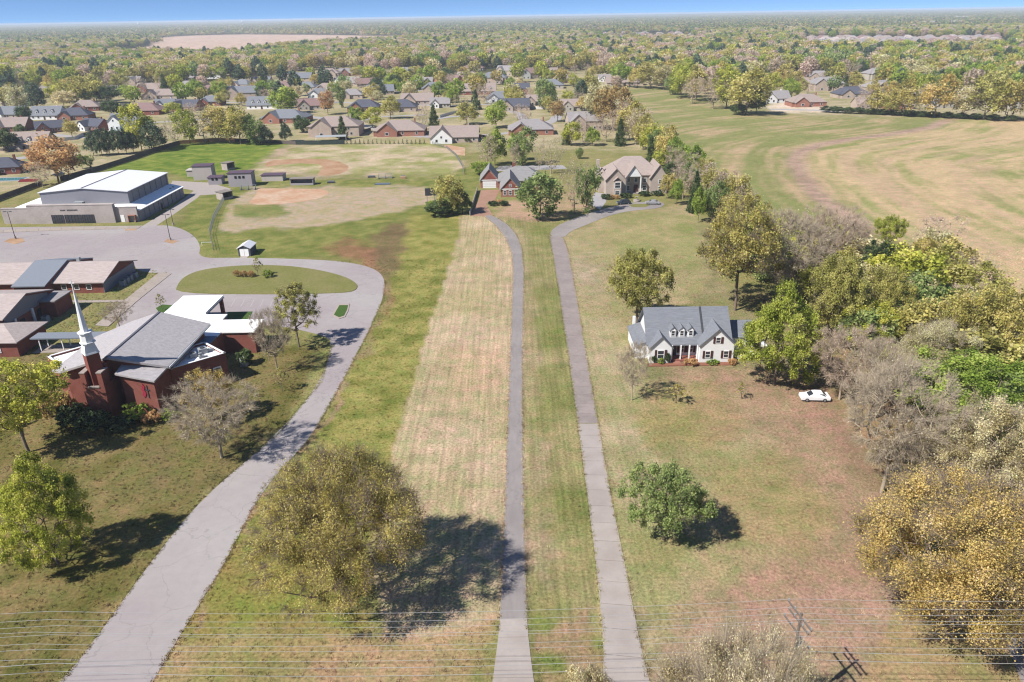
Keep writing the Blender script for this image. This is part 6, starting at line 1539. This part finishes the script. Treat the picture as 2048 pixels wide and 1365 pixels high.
# the rest of the subdivision and the near edge of the woods, filled by kind
rz_ = random.Random(77)
def far_ok(x, y, gap, hgap=1.0):
    for a, b, c, d, e, f in PLAN:
        if (x - a) ** 2 + (y - b) ** 2 < gap * gap: return False
    for a, b, c in HOUSE_FOOT:
        if (x - a) ** 2 + (y - b) ** 2 < (c * hgap) ** 2: return False
    return True
def fill(poly, n, mix, zone, gap=9, hr=(8, 14)):
    k = t = 0
    xs = [p[0] for p in poly]; ys_ = [p[1] for p in poly]
    kinds = [s for s, w in mix for _ in range(w)]
    while k < n and t < 6000:
        t += 1
        px, py = rz_.uniform(min(xs), max(xs)), rz_.uniform(min(ys_) ** -1, max(ys_) ** -1) if False else rz_.uniform(min(ys_), max(ys_))
        if poly_mask(np.array([px]), np.array([py]), poly, .5)[0] < .5: continue
        b = G(px, py)
        if not far_ok(b[0], b[1], gap): continue
        sp = rz_.choice(kinds); h = rz_.uniform(*hr); r = h * rz_.uniform(.42, .58)
        if sp in ('cedar', 'pine'): r = h * rz_.uniform(.24, .36)
        PLAN.append((b[0], b[1], h, r, sp, zone)); k += 1
MIXS = [('olive', 5), ('pale', 2), ('yellow', 3), ('fresh', 3), ('barepink', 4), ('bare', 2), ('ochre', 2), ('green', 2), ('dark', 1), ('pine', 2), ('cedar', 1)]
fill([(420, 215), (420, 165), (640, 158), (640, 215)], 20, MIXS, 'among the houses left of the middle street', 12, (8, 12))
fill([(640, 210), (640, 150), (900, 150), (900, 212)], 34, MIXS, 'among the slate roofs in the middle', 12, (9, 14))
fill([(900, 225), (900, 140), (1190, 140), (1190, 225)], 40, MIXS, 'among the houses left of the far field end', 12, (9, 14))
fill([(0, 225), (0, 150), (300, 150), (420, 195), (300, 205), (150, 212)], 34, MIXS, 'at the wood edge above the left houses', 11, (12, 18))
fill([(1520, 208), (1530, 150), (1760, 150), (1760, 205)], 22, MIXS, 'among the houses beyond the crop field', 11, (9, 15))
fill([(1760, 212), (1760, 160), (2080, 165), (2080, 220)], 30, MIXS, 'in the oaks beyond the crop field at right', 11, (12, 18))
fill([(1490, 475), (1600, 440), (1720, 452), (1820, 482), (1900, 545), (1990, 620), (2070, 700), (2070, 920), (1890, 850), (1800, 730), (1640, 725), (1580, 650), (1500, 600)], 36, [('olive', 4), ('pale', 3), ('barepink', 3), ('bare', 2), ('yellow', 3), ('green', 2), ('dark', 1), ('fresh', 1)], 'in the right-hand grove beside the crop field', 5.5, (9, 13))
ORD = ['leftmost', 'second', 'third', 'fourth', 'fifth', 'sixth', 'seventh', 'eighth', 'ninth', 'tenth', 'eleventh', 'twelfth', 'thirteenth', 'fourteenth', 'fifteenth', 'sixteenth']
def plant_plan():
    cnt = {}
    for i, p in enumerate(PLAN): cnt.setdefault((p[4], p[5]), []).append(i)
    lab = {}
    for (sp, zn), ids in cnt.items():
        ids.sort(key=lambda i: float(P(PLAN[i][0], PLAN[i][1])[0]))
        for k, i in enumerate(ids):
            if len(ids) == 1: lab[i] = 'only %s %s' % (SPDESC[sp], zn)
            elif k == 0: lab[i] = 'leftmost %s %s' % (SPDESC[sp], zn)
            elif k == len(ids) - 1: lab[i] = 'rightmost %s %s' % (SPDESC[sp], zn)
            else: lab[i] = '%s %s from the left %s' % (ORD[k], SPDESC[sp], zn)
    for i, (x, y, h, r, sp, zn) in enumerate(PLAN):
        plant(rz_.choice(MID[sp]), x, y, r / 5.1, h / 12, rz_.uniform(0, 6.28), TREE_NAME[sp], lab[i], 'bush' if sp == 'holly' else 'tree', 'trees ' + zn)
plant_plan()
# young cypress row behind the far outfield
CY = make_tree('cedar', 5, 2.6, .6, .1, 60, 700, .2, 0)
for i in range(19):
    b = G(694 + i * 8.6, 288.5)
    plant(CY, b[0], b[1], rz_.uniform(.9, 1.3), rz_.uniform(.7, 1.05), rz_.uniform(0, 6), 'young_cypress', '%s young cypress in the row behind the far outfield' % ('leftmost' if i == 0 else 'rightmost' if i == 18 else (ORD + ['seventeenth', 'eighteenth'])[i] + ' from left'), 'shrub', 'row of young cypresses')
for i, (px, py, sp, lab) in enumerate([(998, 408, 'rust', 'dark red shrub before the front gable of the brick house'), (985, 412, 'dark', 'dark clipped shrub beside the brick forecourt'), (1008, 412, 'dark', 'dark shrub under the front gable of the brick house'), (1290, 392, 'holly', 'left half of the clipped hedge before the two-storey house'), (1315, 391, 'holly', 'right half of the clipped hedge before the two-storey house'), (1228, 398, 'rust', 'red flowering shrub at the bay of the two-storey house'), (1212, 398, 'holly', 'green shrub at the left bay of the two-storey house'), (1250, 396, 'holly', 'green shrub beside the porch of the two-storey house')]):
    b = G(px, py); plant(NEAR_KIT['bush' if sp in ('dark', 'holly') else 'bush_r'], b[0], b[1], 1.1 if sp != 'holly' else 1.4, .75, i, 'shrub', lab, 'shrub', 'shrubs')

# ================================================================== FAR WOODS (uncountable) on shared tree meshes
kit = bpy.data.collections.new('wood_kit')
def kit_tree(idx, sp, seed, patch=False):
    rg = np.random.default_rng(seed)
    if not patch:
        n = 480; d = rg.normal(size=(n, 3)); d /= np.linalg.norm(d, axis=1)[:, None]
        lob = [(v / np.linalg.norm(v), rg.uniform(-.25, .3), 5) for v in rg.normal(size=(8, 3))]
        c = d * (rg.uniform(.55, 1, n)[:, None]) * crown_radius(d, lob)[:, None] * np.array([5.2, 5.2, 4.6]) + np.array([0, 0, 7.6])
        if sp in ('pine', 'cedar'): k = np.clip(1.25 - c[:, 2] / 13, .12, 1); c[:, :2] *= k[:, None]; c[:, 2] *= 1.1
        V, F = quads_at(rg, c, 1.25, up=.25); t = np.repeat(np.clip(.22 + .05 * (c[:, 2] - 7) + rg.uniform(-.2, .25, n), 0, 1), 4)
        mi = np.zeros(n)
        A = np.array([[0, 0, 0], [.1, 0, 4], [.2, .1, 8.0]]); v2, f2 = tubes(A, np.array([-1, 0, 1]), np.array([.3, .25, .1]), 0, 4)
        F = np.concatenate([F, f2 + len(V)]); V = np.concatenate([V, v2]); t = np.concatenate([t, np.zeros(len(v2))]); mi = np.concatenate([mi, np.ones(len(f2))])
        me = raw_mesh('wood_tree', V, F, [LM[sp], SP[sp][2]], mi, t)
    else:
        Vs, Fs, ts, ms = [], [], [], []; o = 0
        kinds = ['olive', 'green', 'barepink', 'olive', 'green', 'ochre', 'pine', 'fresh', 'rust']
        for k in range(30):
            x, y = rg.uniform(-40, 40, 2); r = rg.uniform(4.5, 7.5); h = rg.uniform(10, 19); n = 30
            d = rg.normal(size=(n, 3)); d[:, 2] = np.abs(d[:, 2]) * .9 - .25; d /= np.linalg.norm(d, axis=1)[:, None]
            c = d * np.array([r, r, h * .42]) * rg.uniform(.8, 1.05, n)[:, None] + np.array([x, y, h * .55])
            V, F = quads_at(rg, c, 4.2, up=.35); Vs.append(V); Fs.append(F + o); o += len(V)
            ts.append(np.repeat(np.clip(rg.uniform(.1, .6) + rg.uniform(-.2, .2, n), 0, 1), 4)); ms.append(np.full(n, kinds.index(rg.choice(kinds))))
        me = raw_mesh('wood_patch', np.concatenate(Vs), np.concatenate(Fs), [LM[s] for s in kinds], np.concatenate(ms), np.concatenate(ts))
    ob = bpy.data.objects.new('kit_%02d' % idx, me); kit.objects.link(ob)
WK = ['olive', 'olive', 'ochre', 'barepink', 'pale', 'olive', 'fresh', 'pine', 'yellow', 'barepink', 'green', 'olive']
for i, sp in enumerate(WK): kit_tree(i, sp, 900 + i)
for i in range(8): kit_tree(len(WK) + i, None, 950 + i, True)
def wood(name, label, x, y, idx, scl):
    n = len(x); me = bpy.data.meshes.new(name)
    me.vertices.add(n); me.vertices.foreach_set('co', np.stack([x, y, np.zeros(n)], 1).astype(np.float32).ravel())
    for nm, ty, v in (('idx', 'INT', idx), ('scl', 'FLOAT', scl), ('rot', 'FLOAT', np.random.default_rng(3).uniform(0, 6.28, n))):
        a = me.attributes.new(nm, ty, 'POINT'); a.data.foreach_set('value', np.asarray(v, np.int32 if ty == 'INT' else np.float32))
    o = link(name, me); o['kind'] = 'stuff'; o['label'] = label; o['category'] = 'wood'
    ng = bpy.data.node_groups.new(name, 'GeometryNodeTree')
    ng.interface.new_socket('Geometry', in_out='INPUT', socket_type='NodeSocketGeometry'); ng.interface.new_socket('Geometry', in_out='OUTPUT', socket_type='NodeSocketGeometry')
    N = ng.nodes; L = ng.links
    gi = N.new('NodeGroupInput'); go = N.new('NodeGroupOutput'); ip = N.new('GeometryNodeInstanceOnPoints'); ci = N.new('GeometryNodeCollectionInfo')
    ci.inputs[0].default_value = kit; ci.inputs[1].default_value = True; ci.inputs[2].default_value = True
    def attr(nm, ty):
        a = N.new('GeometryNodeInputNamedAttribute'); a.data_type = ty; a.inputs[0].default_value = nm; return a.outputs[0]
    L.new(gi.outputs[0], ip.inputs['Points']); L.new(ci.outputs[0], ip.inputs['Instance']); ip.inputs['Pick Instance'].default_value = True
    L.new(attr('idx', 'INT'), ip.inputs['Instance Index']); L.new(attr('scl', 'FLOAT'), ip.inputs['Scale'])
    cx = N.new('ShaderNodeCombineXYZ'); L.new(attr('rot', 'FLOAT'), cx.inputs[2]); L.new(cx.outputs[0], ip.inputs['Rotation'])
    L.new(ip.outputs[0], go.inputs[0])
    md = o.modifiers.new('wood', 'NODES'); md.node_group = ng
    return o
rgf = np.random.default_rng(15)
CLEAR = [[(205, 108), (240, 100), (298, 93), (300, 78), (345, 73), (430, 70), (500, 69), (640, 70), (760, 72), (835, 71), (825, 80), (780, 88), (640, 94), (560, 103), (480, 114), (400, 118), (320, 114), (200, 116)],
 [(1240, 185), (1255, 172), (1345, 173), (1480, 222), (1700, 234), (2048, 240), (2300, 245), (2300, 400), (1300, 400)],
 [(640, 68), (650, 62), (720, 62), (722, 68)], [(770, 66.5), (775, 61.5), (850, 61.5), (850, 66.5)], [(1110, 66), (1115, 55), (1160, 55), (1162, 66)], [(1780, 53), (1780, 49), (1950, 47), (1950, 51.5)], [(1890, 40), (1890, 37), (1960, 36), (1960, 39)]]
SUB = [[(1590, 101), (1620, 77), (2010, 75), (2070, 99), (1900, 104)], [(1180, 87), (1195, 68), (1395, 67), (1410, 86)]]
def keep(x, y, subp):
    px, py = P(x, y); m = np.zeros(len(x))
    for q in CLEAR: m = np.maximum(m, poly_mask(px, py, q, .4))
    ok = m < .5
    s = np.zeros(len(x))
    for q in SUB: s = np.maximum(s, poly_mask(px, py, q, 1))
    ok &= (s < .5) | (rgf.uniform(0, 1, len(x)) < subp)
    for a, b, c in HOUSE_FOOT: ok &= (x - a) ** 2 + (y - b) ** 2 > (c * 1.1) ** 2
    lucky = rgf.uniform(0, 1, len(x)) < .10
    for q in FAR_H: ok &= (np.abs(x / y - q[0] / q[1]) * q[1] > 15) | (y < q[1] - 190) | (y > q[1] + 18) | (lucky & (np.hypot(x - q[0], y - q[1]) > 22))
    return ok, px, py
def scatter(y0, y1, per, half=.86):
    area = half * (y1 * y1 - y0 * y0); n = int(area / per)
    y = np.sqrt(rgf.uniform(y0 * y0, y1 * y1, n)); x = rgf.uniform(-half, half, n) * y
    return x, y
# single trees 600 m to 2.3 km, thinner over the subdivision
x, y = scatter(560, 2300, 165)
ok, px, py = keep(x, y, .14)
sub = poly_mask(px, py, [(-300, 240), (-100, 175), (420, 165), (640, 140), (900, 140), (1190, 140), (1250, 185), (1300, 240)], 6) + poly_mask(px, py, [(1480, 240), (1500, 165), (1750, 150), (1800, 240)], 6)
grove = fbm(x / 60, y / 60, 3) 
ok &= rgf.uniform(0, 1, len(x)) < np.where(sub > .5, .06, 1.0) * np.where(grove < .3, .55, 1)
x, y = x[ok], y[ok]
g2 = fbm(x / 90, y / 90, 8); base = np.clip((g2 * 1.6 - .3) * 12, 0, 11.99).astype(int)
ix = np.where(rgf.uniform(0, 1, len(x)) < .55, base, rgf.integers(0, 12, len(x)))
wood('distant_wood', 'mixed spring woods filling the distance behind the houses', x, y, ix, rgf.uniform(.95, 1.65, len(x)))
x, y = scatter(2300, 13000, 3100, .84)
ok, px, py = keep(x, y, .05); x, y = x[ok], y[ok]
wood('horizon_wood', 'hazy woods stretching to the horizon', x, y, rgf.integers(12, 20, len(x)), rgf.uniform(.85, 1.15, len(x)))

# ================================================================== ROUGH GRASS near the camera
kit2 = bpy.data.collections.new('tuft_kit')
def tuft_mat():
    m, nt, b = newmat('tuft_grass')
    a = nt.nodes.new('ShaderNodeAttribute'); a.attribute_type = 'INSTANCER'; a.attribute_name = 'gcol'
    oi = nt.nodes.new('ShaderNodeObjectInfo')
    hs = nt.nodes.new('ShaderNodeHueSaturation'); nt.links.new(a.outputs['Color'], hs.inputs['Color'])
    nt.links.new(_rng(nt, oi.outputs['Random'], 0, 1, .46, .54), hs.inputs['Hue']); nt.links.new(_rng(nt, oi.outputs['Random'], 0, 1, 1.25, 1.9), hs.inputs['Value'])
    nt.links.new(hs.outputs[0], b.inputs['Base Color']); b.inputs['Roughness'].default_value = 1.0; b.inputs['Specular IOR Level'].default_value = 0
    return m
TM = tuft_mat()
for i in range(4):
    rg = np.random.default_rng(60 + i); n = 12
    p = np.concatenate([rg.normal(0, .11, (n, 2)), np.zeros((n, 1))], 1)
    d = np.concatenate([rg.normal(0, .5, (n, 2)), np.ones((n, 1))], 1); d /= np.linalg.norm(d, axis=1)[:, None]
    V, F = ribbons(rg, p, d, rg.uniform(.10, .24, n), .035)
    kit2.objects.link(bpy.data.objects.new('tuft_%d' % i, raw_mesh('tuft', V, F, [TM])))
def tufts():
    rg = np.random.default_rng(99)
    y = np.sqrt(rg.uniform(46 ** 2, 190 ** 2, 70000)); x = rg.uniform(-.8, .8, len(y)) * (y + 12)
    ex, ey = [], []
    for line in (LDL, LDR, RDL, RDR, [(303, 1368), (358, 1275), (416, 1181), (452, 1123), (525, 977), (620, 880), (681, 770), (735, 668), (766, 600), (771, 561)], [(122, 1368), (205, 1260), (290, 1140), (400, 1000), (555, 870), (642, 765), (664, 690)]):
        w = np.array([G(*p)[:2] for p in line]); dd = np.concatenate([[0], np.cumsum(np.hypot(*np.diff(w, axis=0).T))])
        t = rg.uniform(0, dd[-1], int(dd[-1] * 7)); ex.append(np.interp(t, dd, w[:, 0]) + rg.normal(0, .13, len(t))); ey.append(np.interp(t, dd, w[:, 1]) + rg.normal(0, .13, len(t)))
    ex = np.concatenate(ex); ey = np.concatenate(ey)
    px, py = P(x, y); bad = np.zeros(len(x))
    for q in ([(-260, 458), (345, 451), (402, 492), (396, 517), (660, 521), (755, 541), (771, 561), (766, 600), (735, 668), (681, 770), (620, 880), (525, 977), (452, 1123), (358, 1275), (303, 1368), (122, 1368), (205, 1260), (290, 1140), (400, 1000), (555, 870), (642, 765), (664, 690), (525, 645), (430, 665), (300, 700), (205, 655), (343, 547)], LDL + LDR[::-1], RDL + RDR[::-1], [(960, 1500), (985, 1365), (1000, 1238), (1054, 1237), (1068, 1365), (1092, 1500)], [(1990, 1240), (2100, 1190), (2300, 1240), (2090, 1500), (2043, 1365)]):
        bad = np.maximum(bad, poly_mask(px, py, q, 1.0))
    ok = bad < .5
    gi = np.clip(np.searchsorted(GRID['ys'], y) - 1, 0, len(GRID['ys']) - 1)
    def look(x, y):
        r = np.clip(np.searchsorted(GRID['ys'], y), 0, len(GRID['ys']) - 1); cidx = np.clip(np.round((x / (np.maximum(y, 0) + 45) + 1.15) / 2.3 * (GRID['ncol'] - 1)), 0, GRID['ncol'] - 1).astype(int)
        return GRID['c'][r, cidx], GRID['mow'][r, cidx]
    c, mw = look(x, y)
    ok &= rg.uniform(0, 1, len(x)) < np.where(mw > .3, .12, 1.0) * (.25 + .75 * fbm(x / 6, y / 6, 5))
    x, y = np.concatenate([x[ok], ex]), np.concatenate([y[ok], ey])
    c, _ = look(x, y)
    o = wood('rough_grass', 'short tufted grass on the unmown lawns', x, y, rg.integers(0, 4, len(x)), rg.uniform(.5, 1.1, len(x)))
    at = o.data.attributes.new('gcol', 'FLOAT_COLOR', 'POINT'); at.data.foreach_set('color', np.concatenate([c * .95, np.ones((len(c), 1))], 1).astype(np.float32).ravel())
    o.modifiers[0].node_group.nodes['Collection Info'].inputs[0].default_value = kit2
    o['category'] = 'grass'
tufts()

# ================================================================== HAZE
hz = MB().box(-13500, -400, -1.0, 13500, 14800, 61.5)
m = bpy.data.materials.new('air'); m.use_nodes = True; nt = m.node_tree
nt.nodes.remove(nt.nodes['Principled BSDF'])
pv = nt.nodes.new('ShaderNodeVolumePrincipled'); pv.inputs['Color'].default_value = (.76, .86, 1.0, 1); pv.inputs['Density'].default_value = 0.00011; pv.inputs['Anisotropy'].default_value = 0.0
nt.links.new(pv.outputs[0], nt.nodes['Material Output'].inputs['Volume'])
o = hz.build('haze', m); o['kind'] = 'stuff'; o['label'] = 'thin blue haze lying over the distant land'; o['category'] = 'haze'
